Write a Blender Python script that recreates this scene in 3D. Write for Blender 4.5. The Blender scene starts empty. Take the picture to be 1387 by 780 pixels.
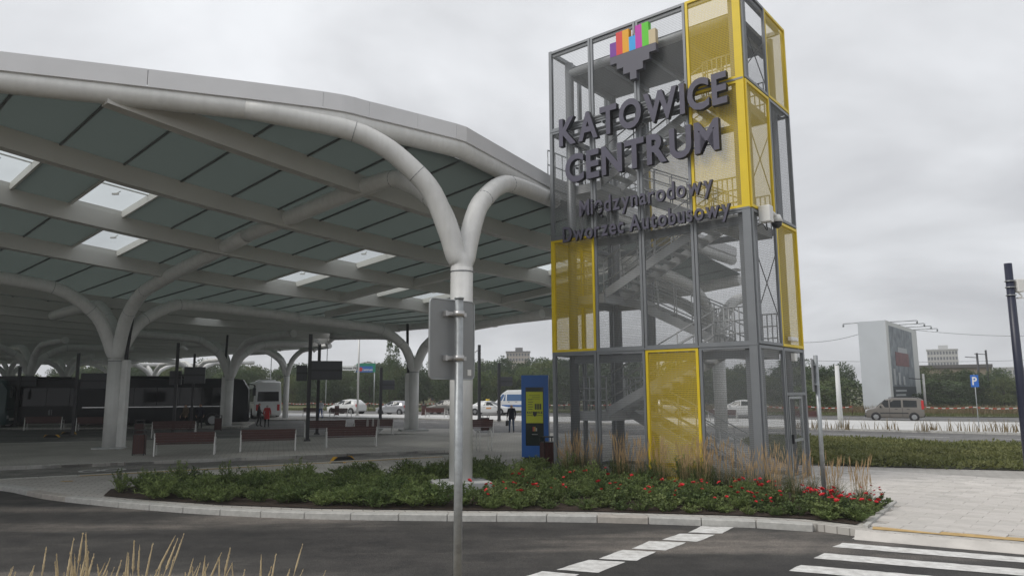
import bpy, bmesh, math, random
from mathutils import Vector, Matrix, noise
from mathutils.geometry import tessellate_polygon
R = math.radians
random.seed(7)
SC = bpy.context.scene
COL = SC.collection

# ------------------------------------------------------------------ camera
FPX, PITCH, ROLL, HC = 972.83, .1431, -.005, 2.4
fw = Vector((0, math.cos(PITCH), math.sin(PITCH)))
u0 = Vector((0, -math.sin(PITCH), math.cos(PITCH)))
x0 = Vector((1, 0, 0))
xx = x0*math.cos(ROLL) + u0*math.sin(ROLL)
uu = -x0*math.sin(ROLL) + u0*math.cos(ROLL)
O = Vector((0, 0, HC))
cam_d = bpy.data.cameras.new('camera')
cam_d.sensor_width = 36; cam_d.lens = FPX/1387*36; cam_d.clip_end = 3000; cam_d.clip_start = .05
cam = bpy.data.objects.new('camera', cam_d); COL.objects.link(cam)
cam.matrix_world = Matrix(((xx.x, uu.x, -fw.x, 0), (xx.y, uu.y, -fw.y, 0), (xx.z, uu.z, -fw.z, HC), (0, 0, 0, 1)))
SC.camera = cam

def ray(px, py): return fw + xx*((px-693.5)/FPX) - uu*((py-390)/FPX)
def Z(px, py, z=0.0):
    d = ray(px, py); return O + d*((z-HC)/d.z)
def YD(px, py, y):
    d = ray(px, py); return O + d*(y/d.y)

# ------------------------------------------------------------------ world: overcast sky
SUN_EL, SUN_AZ = R(48), R(-115)        # azimuth from +Y towards +X
w = bpy.data.worlds.new('World'); SC.world = w; w.use_nodes = True
nt = w.node_tree; N = nt.nodes; L = nt.links
for n in list(N): N.remove(n)
out = N.new('ShaderNodeOutputWorld')
sky = N.new('ShaderNodeTexSky'); sky.sky_type = 'NISHITA'; sky.sun_disc = False
sky.sun_elevation = SUN_EL; sky.sun_rotation = SUN_AZ
bg1 = N.new('ShaderNodeBackground'); bg1.inputs[1].default_value = .05
L.new(sky.outputs[0], bg1.inputs[0])
tc = N.new('ShaderNodeTexCoord'); sep = N.new('ShaderNodeSeparateXYZ'); L.new(tc.outputs['Generated'], sep.inputs[0])
mz = N.new('ShaderNodeMath'); mz.operation = 'ABSOLUTE'; L.new(sep.outputs[2], mz.inputs[0])
ma = N.new('ShaderNodeMath'); ma.operation = 'ADD'; ma.inputs[1].default_value = .22; L.new(mz.outputs[0], ma.inputs[0])
dx = N.new('ShaderNodeMath'); dx.operation = 'DIVIDE'; L.new(sep.outputs[0], dx.inputs[0]); L.new(ma.outputs[0], dx.inputs[1])
dy = N.new('ShaderNodeMath'); dy.operation = 'DIVIDE'; L.new(sep.outputs[1], dy.inputs[0]); L.new(ma.outputs[0], dy.inputs[1])
cb = N.new('ShaderNodeCombineXYZ'); L.new(dx.outputs[0], cb.inputs[0]); L.new(dy.outputs[0], cb.inputs[1])
cb.inputs[2].default_value = 3.7
n1 = N.new('ShaderNodeTexNoise'); n1.inputs['Scale'].default_value = 1.15; n1.inputs['Detail'].default_value = 7
n1.inputs['Roughness'].default_value = .5; n1.inputs['Distortion'].default_value = .35
L.new(cb.outputs[0], n1.inputs['Vector'])
rp = N.new('ShaderNodeValToRGB')
e = rp.color_ramp.elements
e[0].position = .36; e[0].color = (.46, .466, .488, 1)
e[1].position = .68; e[1].color = (.75, .765, .79, 1)
m_ = rp.color_ramp.elements.new(.5); m_.color = (.575, .585, .605, 1)
L.new(n1.outputs['Fac'], rp.inputs[0])
bg2 = N.new('ShaderNodeBackground'); bg2.inputs[1].default_value = 1.0; L.new(rp.outputs[0], bg2.inputs[0])
mxs = N.new('ShaderNodeMixShader'); mxs.inputs[0].default_value = .93
L.new(bg1.outputs[0], mxs.inputs[1]); L.new(bg2.outputs[0], mxs.inputs[2]); L.new(mxs.outputs[0], out.inputs[0])
sun_d = bpy.data.lights.new('sun', 'SUN'); sun_d.energy = 1.4; sun_d.angle = R(25); sun_d.color = (1, .96, .9)
sun = bpy.data.objects.new('sun', sun_d); COL.objects.link(sun)
sdir = Vector((math.sin(SUN_AZ)*math.cos(SUN_EL), math.cos(SUN_AZ)*math.cos(SUN_EL), math.sin(SUN_EL)))
sun.rotation_euler = sdir.to_track_quat('Z', 'Y').to_euler()
SC.view_settings.view_transform = 'Standard'; SC.view_settings.look = 'None'
SC.view_settings.exposure = .40; SC.view_settings.gamma = 1; SC.view_settings.use_curve_mapping = False
SC.cycles.use_denoising = True
SC.cycles.max_bounces = 8; SC.cycles.transparent_max_bounces = 24; SC.cycles.diffuse_bounces = 4
SC.cycles.glossy_bounces = 3; SC.cycles.transmission_bounces = 4

# ------------------------------------------------------------------ site frame: A = corner column, t along the tower front, s away
A = Vector((-1.27, 17.94)); UX = Vector((-.752, .659)); VX = Vector((.659, .752)); E1 = Vector((-.951, -.31))
def W(t, s, z=0.0):
    p = A + UX*t + VX*s; return Vector((p.x, p.y, z))
U2 = Vector((-.887, .462)); V2 = Vector((.462, .887))
def W2(t, s, z=0.0):                     # frame of the far road
    p = A + U2*t + V2*s; return Vector((p.x, p.y, z))
def near_edge(t): return 34.3+.16*max(-12, min(40, t+10))
def ts(p):
    d = Vector((p[0], p[1])) - A; return UX.dot(d), VX.dot(d)
def sm(x): x = max(0, min(1, x)); return x*x*(3-2*x)
def gz(x, y):
    return 0.0
def G(px, py, off=0):                     # pixel -> point on the gently rising ground
    z = 0
    for _ in range(12):
        p = Z(px, py, z+off); z = gz(p.x, p.y)
    return Vector((p.x, p.y, z))

# ------------------------------------------------------------------ materials
MATS = {}
def mat(name, col, rough=.6, metal=0, var=.0, vscale=3, bump=0, bscale=30, spec=.5, col2=None, c2s=None):
    if name in MATS: return MATS[name]
    m = bpy.data.materials.new(name); m.use_nodes = True; MATS[name] = m
    n, l = m.node_tree.nodes, m.node_tree.links
    b = n['Principled BSDF']; b.inputs['Roughness'].default_value = rough; b.inputs['Metallic'].default_value = metal
    b.inputs['Specular IOR Level'].default_value = spec
    c = (*col, 1); b.inputs['Base Color'].default_value = c
    if var or col2:
        tcn = n.new('ShaderNodeTexCoord'); nz = n.new('ShaderNodeTexNoise')
        nz.inputs['Scale'].default_value = vscale; nz.inputs['Detail'].default_value = 6; nz.inputs['Roughness'].default_value = .6
        l.new(tcn.outputs['Object'], nz.inputs['Vector'])
        r = n.new('ShaderNodeValToRGB'); r.color_ramp.elements[0].position = .3; r.color_ramp.elements[1].position = .7
        if col2: a_, b_ = col, col2
        else: a_, b_ = [x*(1-var) for x in col], [min(1, x*(1+var)) for x in col]
        r.color_ramp.elements[0].color = (*a_, 1); r.color_ramp.elements[1].color = (*b_, 1)
        l.new(nz.outputs['Fac'], r.inputs[0]); l.new(r.outputs[0], b.inputs['Base Color'])
    if bump:
        tcn = n.new('ShaderNodeTexCoord'); nz = n.new('ShaderNodeTexNoise'); nz.inputs['Scale'].default_value = bscale
        nz.inputs['Detail'].default_value = 4
        l.new(tcn.outputs['Object'], nz.inputs['Vector']); bp = n.new('ShaderNodeBump'); bp.inputs['Strength'].default_value = bump
        bp.inputs['Distance'].default_value = .02
        l.new(nz.outputs['Fac'], bp.inputs['Height']); l.new(bp.outputs[0], b.inputs['Normal'])
    return m

def leafmat(name, c1, c2, trans=.35, scale=.6):
    m = bpy.data.materials.new(name); m.use_nodes = True; MATS[name] = m
    n, l = m.node_tree.nodes, m.node_tree.links
    b = n['Principled BSDF']; b.inputs['Roughness'].default_value = .55; b.inputs['Specular IOR Level'].default_value = .3
    oi = n.new('ShaderNodeObjectInfo'); tcn = n.new('ShaderNodeTexCoord')
    nz = n.new('ShaderNodeTexNoise'); nz.inputs['Scale'].default_value = scale; nz.inputs['Detail'].default_value = 3
    l.new(tcn.outputs['Object'], nz.inputs['Vector'])
    ad = n.new('ShaderNodeMath'); ad.operation = 'MULTIPLY_ADD'; ad.inputs[1].default_value = .5
    l.new(oi.outputs['Random'], ad.inputs[0])
    sb = n.new('ShaderNodeMath'); sb.operation = 'SUBTRACT'; sb.inputs[1].default_value = .25; l.new(nz.outputs['Fac'], sb.inputs[0])
    l.new(sb.outputs[0], ad.inputs[2])
    r = n.new('ShaderNodeValToRGB'); r.color_ramp.elements[0].position = .2; r.color_ramp.elements[1].position = .8
    r.color_ramp.elements[0].color = (*c1, 1); r.color_ramp.elements[1].color = (*c2, 1)
    l.new(ad.outputs[0], r.inputs[0]); l.new(r.outputs[0], b.inputs['Base Color'])
    t = n.new('ShaderNodeBsdfTranslucent'); l.new(r.outputs[0], t.inputs[0])
    mx = n.new('ShaderNodeMixShader'); mx.inputs[0].default_value = trans
    l.new(b.outputs[0], mx.inputs[1]); l.new(t.outputs[0], mx.inputs[2]); l.new(mx.outputs[0], n['Material Output'].inputs[0])
    return m

def meshmat(name, col, cover, rough=.5):
    """expanded-metal infill: a fine diamond lattice, open between its strands"""
    m = bpy.data.materials.new(name); m.use_nodes = True; MATS[name] = m
    n, l = m.node_tree.nodes, m.node_tree.links
    b = n['Principled BSDF']; b.inputs['Base Color'].default_value = (*col, 1); b.inputs['Roughness'].default_value = rough
    tcn = n.new('ShaderNodeTexCoord'); sp = n.new('ShaderNodeSeparateXYZ'); l.new(tcn.outputs['Object'], sp.inputs[0])
    def mth(op, a, b_=None, c=None):
        k = n.new('ShaderNodeMath'); k.operation = op
        for i, v in enumerate((a, b_, c)):
            if v is None: continue
            if isinstance(v, (int, float)): k.inputs[i].default_value = v
            else: l.new(v, k.inputs[i])
        return k.outputs[0]
    xs = mth('MULTIPLY', sp.outputs[0], 2*math.pi/.085); zs_ = mth('MULTIPLY', sp.outputs[2], 2*math.pi/.05)
    a = mth('SINE', mth('ADD', xs, zs_)); c = mth('SINE', mth('SUBTRACT', zs_, xs))
    pr = mth('MULTIPLY', a, c)                       # diamond cells
    band = mth('SINE', zs_)
    f = mth('MULTIPLY_ADD', pr, .12, mth('MULTIPLY_ADD', band, .12, cover)); f = mth('MINIMUM', mth('MAXIMUM', f, 0), 1)
    tr = n.new('ShaderNodeBsdfTransparent'); mx = n.new('ShaderNodeMixShader')
    l.new(f, mx.inputs[0]); l.new(tr.outputs[0], mx.inputs[1]); l.new(b.outputs[0], mx.inputs[2])
    l.new(mx.outputs[0], n['Material Output'].inputs[0])
    return m

def glassmat(name, tint, clear, rough=.08, dark=(.02, .025, .03), transl=None):
    m = bpy.data.materials.new(name); m.use_nodes = True; MATS[name] = m
    n, l = m.node_tree.nodes, m.node_tree.links
    b = n['Principled BSDF']; b.inputs['Base Color'].default_value = (*dark, 1); b.inputs['Roughness'].default_value = rough
    last = b.outputs[0]
    if transl:
        t = n.new('ShaderNodeBsdfTranslucent'); t.inputs[0].default_value = (*transl[0], 1)
        mx = n.new('ShaderNodeMixShader'); mx.inputs[0].default_value = transl[1]
        l.new(last, mx.inputs[1]); l.new(t.outputs[0], mx.inputs[2]); last = mx.outputs[0]
    tr = n.new('ShaderNodeBsdfTransparent'); tr.inputs[0].default_value = (*tint, 1)
    mx = n.new('ShaderNodeMixShader'); mx.inputs[0].default_value = clear
    l.new(last, mx.inputs[1]); l.new(tr.outputs[0], mx.inputs[2]); l.new(mx.outputs[0], n['Material Output'].inputs[0])
    return m

def pavermat(name, c1, c2, mort, bw=.4, bh=.2, ang=0.0, mort_w=.012):
    m = bpy.data.materials.new(name); m.use_nodes = True; MATS[name] = m
    n, l = m.node_tree.nodes, m.node_tree.links
    b = n['Principled BSDF']; b.inputs['Roughness'].default_value = .8
    tcn = n.new('ShaderNodeTexCoord'); mp = n.new('ShaderNodeMapping'); mp.inputs['Rotation'].default_value = (0, 0, ang)
    l.new(tcn.outputs['Object'], mp.inputs[0])
    br = n.new('ShaderNodeTexBrick'); br.inputs['Scale'].default_value = 1; br.inputs['Brick Width'].default_value = bw
    br.inputs['Row Height'].default_value = bh; br.inputs['Mortar Size'].default_value = mort_w; br.inputs['Mortar Smooth'].default_value = .2
    br.inputs['Color1'].default_value = (*c1, 1); br.inputs['Color2'].default_value = (*c2, 1); br.inputs['Mortar'].default_value = (*mort, 1)
    l.new(mp.outputs[0], br.inputs[0])
    nz = n.new('ShaderNodeTexNoise'); nz.inputs['Scale'].default_value = .35; nz.inputs['Detail'].default_value = 7; l.new(tcn.outputs['Object'], nz.inputs['Vector'])
    r = n.new('ShaderNodeValToRGB'); r.color_ramp.elements[0].position = .3; r.color_ramp.elements[1].position = .72
    r.color_ramp.elements[0].color = (.72, .71, .70, 1); r.color_ramp.elements[1].color = (1.06, 1.06, 1.05, 1)
    l.new(nz.outputs['Fac'], r.inputs[0])
    mx = n.new('ShaderNodeMix'); mx.data_type = 'RGBA'; mx.blend_type = 'MULTIPLY'; mx.inputs[0].default_value = 1
    l.new(br.outputs['Color'], mx.inputs[6]); l.new(r.outputs[0], mx.inputs[7]); l.new(mx.outputs[2], b.inputs['Base Color'])
    return m

def asphaltmat(name, base, patch, dark):
    m = bpy.data.materials.new(name); m.use_nodes = True; MATS[name] = m
    n, l = m.node_tree.nodes, m.node_tree.links
    b = n['Principled BSDF']; b.inputs['Roughness'].default_value = .75; b.inputs['Specular IOR Level'].default_value = .35
    tcn = n.new('ShaderNodeTexCoord')
    mp = n.new('ShaderNodeMapping'); mp.inputs['Scale'].default_value = (.10, .55, 1); mp.inputs['Rotation'].default_value = (0, 0, .12)
    l.new(tcn.outputs['Object'], mp.inputs[0])
    n1 = n.new('ShaderNodeTexNoise'); n1.inputs['Scale'].default_value = 1.0; n1.inputs['Detail'].default_value = 8; n1.inputs['Roughness'].default_value = .6
    l.new(mp.outputs[0], n1.inputs['Vector'])
    r = n.new('ShaderNodeValToRGB'); r.color_ramp.elements[0].position = .36; r.color_ramp.elements[1].position = .72
    r.color_ramp.elements[0].color = (*dark, 1); r.color_ramp.elements[1].color = (*patch, 1)
    k = r.color_ramp.elements.new(.52); k.color = (*base, 1)
    l.new(n1.outputs['Fac'], r.inputs[0])
    n2 = n.new('ShaderNodeTexNoise'); n2.inputs['Scale'].default_value = 60; n2.inputs['Detail'].default_value = 3; l.new(tcn.outputs['Object'], n2.inputs['Vector'])
    r2 = n.new('ShaderNodeValToRGB'); r2.color_ramp.elements[0].color = (.4, .4, .4, 1); r2.color_ramp.elements[1].color = (1.75, 1.75, 1.75, 1)
    r2.color_ramp.elements[0].position = .3; r2.color_ramp.elements[1].position = .7; l.new(n2.outputs['Fac'], r2.inputs[0])
    mx = n.new('ShaderNodeMix'); mx.data_type = 'RGBA'; mx.blend_type = 'MULTIPLY'; mx.inputs[0].default_value = 1
    l.new(r.outputs[0], mx.inputs[6]); l.new(r2.outputs[0], mx.inputs[7]); l.new(mx.outputs[2], b.inputs['Base Color'])
    n3 = n.new('ShaderNodeTexNoise'); n3.inputs['Scale'].default_value = 1.7; n3.inputs['Detail'].default_value = 9; n3.inputs['Roughness'].default_value = .7; l.new(tcn.outputs['Object'], n3.inputs['Vector'])
    r3 = n.new('ShaderNodeValToRGB'); r3.color_ramp.elements[0].position = .35; r3.color_ramp.elements[1].position = .68; r3.color_ramp.elements[0].color = (.68, .68, .68, 1); r3.color_ramp.elements[1].color = (1.3, 1.27, 1.22, 1); l.new(n3.outputs['Fac'], r3.inputs[0])
    mx3 = n.new('ShaderNodeMix'); mx3.data_type = 'RGBA'; mx3.blend_type = 'MULTIPLY'; mx3.inputs[0].default_value = 1
    l.new(mx.outputs[2], mx3.inputs[6]); l.new(r3.outputs[0], mx3.inputs[7]); l.new(mx3.outputs[2], b.inputs['Base Color'])
    bp = n.new('ShaderNodeBump'); bp.inputs['Strength'].default_value = .4; bp.inputs['Distance'].default_value = .01
    l.new(n2.outputs['Fac'], bp.inputs['Height']); l.new(bp.outputs[0], b.inputs['Normal'])
    return m

M_asph = asphaltmat('asphalt', (.058, .056, .054), (.21, .19, .172), (.036, .035, .035))
M_lane = asphaltmat('lane_concrete', (.21, .205, .195), (.27, .262, .245), (.16, .156, .15))
M_far_asph = asphaltmat('far_asphalt', (.13, .13, .13), (.18, .176, .17), (.10, .10, .10))
ANG = math.atan2(UX.y, UX.x)
M_pave = pavermat('pavers', (.56, .54, .505), (.49, .47, .44), (.28, .265, .245), ang=-math.atan2(E1.y, E1.x))
M_slab = mat('slab_stone', (.60, .57, .535), .8, var=.14, vscale=1.3, bump=.15, bscale=60)
M_slab2 = mat('slab_stone_worn', (.55, .525, .49), .82, var=.16, vscale=1.7, bump=.15, bscale=60)
M_joint = mat('joint_sand', (.24, .23, .21), .9)
M_kerb = mat('kerb_granite', (.46, .455, .43), .8, var=.2, vscale=5, bump=.3, bscale=90)
M_kerb2 = mat('kerb_granite_warm', (.42, .39, .35), .8, var=.2, vscale=5, bump=.3, bscale=90)
M_walk = mat('pale_concrete', (.56, .56, .55), .8, var=.1, vscale=.6)
M_white = mat('road_paint', (.50, .49, .47), .75, col2=(.80, .80, .78), vscale=7, bump=.3, bscale=80)
M_ochre = mat('tactile_ochre', (.50, .34, .14), .8, var=.22, vscale=4)
M_grass = mat('meadow', (.075, .10, .035), .9, col2=(.16, .15, .07), vscale=.25, bump=.6, bscale=9)
M_dry = mat('dry_ground', (.16, .12, .065), .95, var=.4, vscale=3, bump=.8, bscale=25)
M_soil = mat('bark_mulch', (.040, .026, .018), .95, var=.5, vscale=14, bump=1, bscale=45)
M_steel = mat('white_steel', (.68, .68, .665), .42, var=.07, vscale=2.2)
def streaks(m, amt=.3):
    n, l = m.node_tree.nodes, m.node_tree.links; b = n['Principled BSDF']; src = b.inputs['Base Color'].links[0].from_socket
    tcn = n.new('ShaderNodeTexCoord'); mp = n.new('ShaderNodeMapping'); mp.inputs['Scale'].default_value = (9, 9, .35); l.new(tcn.outputs['Object'], mp.inputs[0])
    nz = n.new('ShaderNodeTexNoise'); nz.inputs['Scale'].default_value = 1; nz.inputs['Detail'].default_value = 5; l.new(mp.outputs[0], nz.inputs['Vector'])
    r = n.new('ShaderNodeValToRGB'); r.color_ramp.elements[0].position = .3; r.color_ramp.elements[1].position = .6
    r.color_ramp.elements[0].color = (1-amt, 1-amt, 1-amt*1.1, 1); r.color_ramp.elements[1].color = (1, 1, 1, 1); l.new(nz.outputs['Fac'], r.inputs[0])
    mx = n.new('ShaderNodeMix'); mx.data_type = 'RGBA'; mx.blend_type = 'MULTIPLY'; mx.inputs[0].default_value = 1
    l.new(src, mx.inputs[6]); l.new(r.outputs[0], mx.inputs[7]); l.new(mx.outputs[2], b.inputs['Base Color'])
streaks(M_steel, .07)
M_beam = mat('beam_steel', (.54, .535, .51), .45, var=.06, vscale=.5)
M_fascia = mat('fascia_sheet', (.70, .70, .71), .4, metal=.1, var=.05, vscale=.8)
M_glassroof = glassmat('fritted_glass', (.5, .6, .58), .0, rough=.22, dark=(.06, .072, .07), transl=((.285, .315, .30), .75))
M_skyl = glassmat('clear_skylight', (.93, .97, .96), .86, rough=.05, dark=(.5, .55, .55))
M_bar = mat('glazing_bar', (.10, .11, .11), .45)
M_clear = glassmat('car_glass', (.55, .6, .6), .25, rough=.04, dark=(.015, .018, .02))
M_black = mat('black_steel', (.018, .019, .022), .45)
M_rubber = mat('black_rubber', (.018, .018, .018), .8)
M_navy = mat('navy_pole', (.018, .022, .045), .4)
M_grey = mat('tower_grey', (.22, .232, .245), .42, metal=.3, var=.06, vscale=2)
M_greyin = mat('galvanised_stair', (.50, .51, .52), .5, metal=.3, var=.08, vscale=2)
M_yel = mat('tower_yellow', (.75, .55, .015), .45, var=.05, vscale=2)
MM_grey = meshmat('grey_expanded_mesh', (.19, .20, .205), .31)
MM_yel = meshmat('yellow_expanded_mesh', (.62, .45, .02), .52)
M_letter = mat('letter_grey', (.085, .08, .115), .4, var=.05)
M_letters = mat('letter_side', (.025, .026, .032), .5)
M_galv = mat('galvanised', (.36, .38, .39), .42, metal=.55, var=.18, vscale=14)
M_signback = mat('sign_back', (.27, .28, .285), .5, metal=.35, var=.06, vscale=3)
M_wood = mat('maroon_wood', (.062, .018, .014), .5, var=.25, vscale=9)
M_lightframe = mat('bench_frame', (.55, .55, .53), .4, metal=.3)
M_conc = mat('concrete_block', (.46, .465, .46), .85, var=.15, vscale=5, bump=.3, bscale=40)
M_blue = mat('totem_blue', (.015, .12, .42), .35, var=.05)
M_dark = mat('dark_panel', (.025, .027, .03), .35)
M_board = mat('display_back', (.045, .048, .055), .45)
M_lime = mat('poster_lime', (.55, .60, .03), .5)
M_trunk = mat('bark', (.06, .045, .032), .9, var=.3, vscale=8)
M_skin = mat('skin', (.45, .27, .19), .5)

# ------------------------------------------------------------------ object helpers
def tag(o, label, cat, group=None, kind=None):
    if label: o['label'] = label
    if cat: o['category'] = cat
    if group: o['group'] = group
    if kind: o['kind'] = kind
    return o
def obj(name, data, m=None, parent=None, loc=None):
    if isinstance(data, bmesh.types.BMesh):
        me = bpy.data.meshes.new(name); data.to_mesh(me); data.free(); data = me
    o = bpy.data.objects.new(name, data); COL.objects.link(o)
    if m is not None and not data.materials:
        for k in (m if isinstance(m, (list, tuple)) else [m]): data.materials.append(k)
    if parent: o.parent = parent
    if loc is not None: o.location = loc
    return o
def thing(name, label, cat, loc=(0, 0, 0), rz=0, group=None):
    o = bpy.data.objects.new(name, None); COL.objects.link(o); o.empty_display_size = .2
    o.location = loc; o.rotation_euler = (0, 0, rz)
    return tag(o, label, cat, group)
def copy_tree(o, parent=None):
    c = o.copy(); COL.objects.link(c); c.parent = parent
    for ch in list(o.children): copy_tree(ch, c)
    return c
def struct(o): o['kind'] = 'structure'; return o

def BM(): return bmesh.new()
def box(bm, x0, x1, y0, y1, z0, z1, mi=0, M=None):
    vs = [Vector((x, y, z)) for z in (z0, z1) for y in (y0, y1) for x in (x0, x1)]
    if M: vs = [M @ v for v in vs]
    v = [bm.verts.new(p) for p in vs]
    for f in ((0, 2, 3, 1), (4, 5, 7, 6), (0, 1, 5, 4), (2, 6, 7, 3), (0, 4, 6, 2), (1, 3, 7, 5)):
        bm.faces.new([v[i] for i in f]).material_index = mi
    return bm
def bar(bm, p, q, wd, ht, up=Vector((0, 0, 1)), mi=0):
    p, q = Vector(p), Vector(q); d = q-p; ln = d.length; d.normalize()
    sd = d.cross(up); sd = sd.normalized() if sd.length > 1e-5 else Vector((1, 0, 0)); u = sd.cross(d)
    M = Matrix(((d.x, sd.x, u.x, p.x), (d.y, sd.y, u.y, p.y), (d.z, sd.z, u.z, p.z), (0, 0, 0, 1)))
    return box(bm, 0, ln, -wd/2, wd/2, -ht/2, ht/2, mi, M)
def tube(bm, pts, r, seg=12, cap=True, smooth=True):
    pts = [Vector(p) for p in pts]; n = len(pts); rs = r if isinstance(r, (list, tuple)) else [r]*n
    rings = []; ref = None
    for i, p in enumerate(pts):
        d = (pts[min(i+1, n-1)]-pts[max(i-1, 0)]).normalized()
        if ref is None: ref = d.cross(Vector((0, 0, 1)) if abs(d.z) < .9 else Vector((1, 0, 0))).normalized()
        ref = (ref - d*ref.dot(d)).normalized(); b = d.cross(ref)
        rings.append([bm.verts.new(p+(ref*math.cos(2*math.pi*k/seg)+b*math.sin(2*math.pi*k/seg))*rs[i]) for k in range(seg)])
    for i in range(n-1):
        for k in range(seg):
            f = bm.faces.new((rings[i][k], rings[i][(k+1) % seg], rings[i+1][(k+1) % seg], rings[i+1][k])); f.smooth = smooth
    if cap:
        bm.faces.new(rings[0][::-1]); bm.faces.new(rings[-1])
    return bm
def cyl(bm, x, y, z0, z1, r, seg=16, r2=None): return tube(bm, [(x, y, z0), (x, y, z1)], [r, r if r2 is None else r2], seg)
def bez(pts, n=6):
    """Catmull-Rom through pts"""
    P = [Vector(p) for p in pts]; P = [P[0]*2-P[1]]+P+[P[-1]*2-P[-2]]; o_ = []
    for i in range(1, len(P)-2):
        a, b, c, d = P[i-1], P[i], P[i+1], P[i+2]
        for k in range(n):
            t = k/n; o_.append(.5*((2*b)+(c-a)*t+(2*a-5*b+4*c-d)*t*t+(3*b-a-3*c+d)*t**3))
    return o_+[P[-2]]
def prism(bm, poly, z0, z1, mi=0, M=None):
    """vertical prism over a 2-D outline (may be concave)"""
    lo = [Vector((p[0], p[1], z0)) for p in poly]; hi = [Vector((p[0], p[1], z1)) for p in poly]
    tri = tessellate_polygon([hi])
    if M: lo = [M @ v for v in lo]; hi = [M @ v for v in hi]
    a = [bm.verts.new(v) for v in lo]; b = [bm.verts.new(v) for v in hi]; n = len(poly)
    for i in range(n): bm.faces.new((a[i], a[(i+1) % n], b[(i+1) % n], b[i])).material_index = mi
    for t in tri:
        bm.faces.new([b[i] for i in t]).material_index = mi; bm.faces.new([a[i] for i in reversed(t)]).material_index = mi
    bmesh.ops.recalc_face_normals(bm, faces=bm.faces[:])
    return bm
def sheet(bm, poly):
    tri = tessellate_polygon([[Vector(p) for p in poly]]); v = [bm.verts.new(p) for p in poly]
    for t in tri:
        f = bm.faces.new([v[i] for i in t]); f.normal_update()
        if f.normal.z < 0: f.normal_flip()
    return bm
def inside(p, poly):
    c = False; n = len(poly)
    for i in range(n):
        a, b = poly[i], poly[i-1]
        if (a[1] > p[1]) != (b[1] > p[1]) and p[0] < (b[0]-a[0])*(p[1]-a[1])/(b[1]-a[1])+a[0]: c = not c
    return c
def strip(name, t0, t1, s0, s1, off, m, dt=5, ds=3):
    bm = BM(); nt_, ns = max(1, round((t1-t0)/dt)), 6; g = []
    for i in range(nt_+1):
        row = []
        for j in range(ns+1):
            t__ = t0+(t1-t0)*i/nt_; a_, b_ = (s0(t__) if callable(s0) else s0), (s1(t__) if callable(s1) else s1); p = W2(t__, a_+(b_-a_)*j/ns); row.append(bm.verts.new((p.x, p.y, gz(p.x, p.y)+off)))
        g.append(row)
    for i in range(nt_):
        for j in range(ns):
            f = bm.faces.new((g[i][j], g[i+1][j], g[i+1][j+1], g[i][j+1])); f.normal_update()
            if f.normal.z < 0: f.normal_flip()
    return struct(obj(name, bm, m))
def bevel(o, wd=.01, seg=2):
    md = o.modifiers.new('bevel', 'BEVEL'); md.width = wd; md.segments = seg; md.limit_method = 'ANGLE'; md.angle_limit = R(40); return o

# ------------------------------------------------------------------ the ground
def ground():
    xs = [-580, -420, -300, -200, -140]+list(range(-110, 111, 5))+[140, 200, 300, 420, 580]
    ys = [-60, -30, -15]+list(range(-8, 161, 4))+[190, 240, 320, 420, 580]
    bm = BM(); g = [[bm.verts.new((x, y, gz(x, y)-.2+(0 if y < 90 else min(6, (y-90)*.012)))) for y in ys] for x in xs]
    for i in range(len(xs)-1):
        for j in range(len(ys)-1):
            bm.faces.new((g[i][j], g[i+1][j], g[i+1][j+1], g[i][j+1])).smooth = True
    struct(obj('ground', bm, M_grass))
ground()
RZ = -.12                                             # carriageways lie one kerb below the pavements
bm = BM(); sheet(bm, [(-90, -20, RZ), (60, -20, RZ), (60, 12, RZ), (22, 40, RZ), (0, 28, RZ), (-24, 50, RZ), (-90, 30, RZ)])
struct(obj('road', bm, M_asph))
strip('bus_lane', -60, 110, 3, near_edge, RZ+.004, M_far_asph)
strip('far_pavement', -70, 130, near_edge, 48.8, .0, M_walk)
strip('far_road', -90, 160, 48.8, 61.2, -.06, M_far_asph)
strip('verge', -90, 160, 61.2, 76, .0, M_grass)
bm = BM()                                             # edge stones of the far pavement
for i in range(-60, 120):
    for f in (lambda t: near_edge(t)-.06, lambda t: 48.86):
        p, q = W2(i, f(i)), W2(i+.985, f(i+.985)); p.z = q.z = -.045
        bar(bm, p, q, .16, .13)
struct(obj('far_kerb', bm, M_kerb))
bm = BM()                                             # lane dashes, far carriageways
for f, off in ((lambda t: near_edge(t)-4.2, RZ+.01), (lambda t: 55, -.05)):
    for i in range(-40, 110, 4):
        p = [W2(i, f(i)-.07), W2(i+2, f(i+2)-.07), W2(i+2, f(i+2)+.07), W2(i, f(i)+.07)]
        fc_ = bm.faces.new([bm.verts.new((v.x, v.y, off)) for v in p]); fc_.normal_update()
        if fc_.normal.z < 0: fc_.normal_flip()
struct(obj('lane_marking', bm, M_white))

# front kerb line (top edge), left to right, then the dropped kerb at the crossing
KPX = [(0, 656), (60, 667), (130, 675), (210, 682), (300, 688), (430, 693), (620, 695.5), (800, 697), (1000, 703), (1090, 708), (1165, 717)]
front = [Z(*p, 0) for p in KPX]
left_ext = [front[0]+Vector((-24, 12, 0)), front[0]+Vector((-12, 6.5, 0)), front[0]+Vector((-5, 2.4, 0))]
front = [Vector(v) for v in bez(left_ext+front, 6)]
drop = [Z(1180, 719, 0), Z(1387, 736, 0)]; dd = (drop[1]-drop[0]).normalized(); drop.append(drop[1]+dd*16)
laneS0, laneS1 = Z(0, 649, 0), Z(596, 617, 0)         # lane 1, its side towards the flower bed
ld = (laneS1-laneS0).normalized()
laneN0, laneN1 = Z(0, 632, 0), Z(598, 609, 0)
ln_ = (laneN1-laneN0).normalized()
p1b0, p1b1 = Z(0, 600, 0), Z(700, 585.5, 0); pb = (p1b1-p1b0).normalized()
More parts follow.
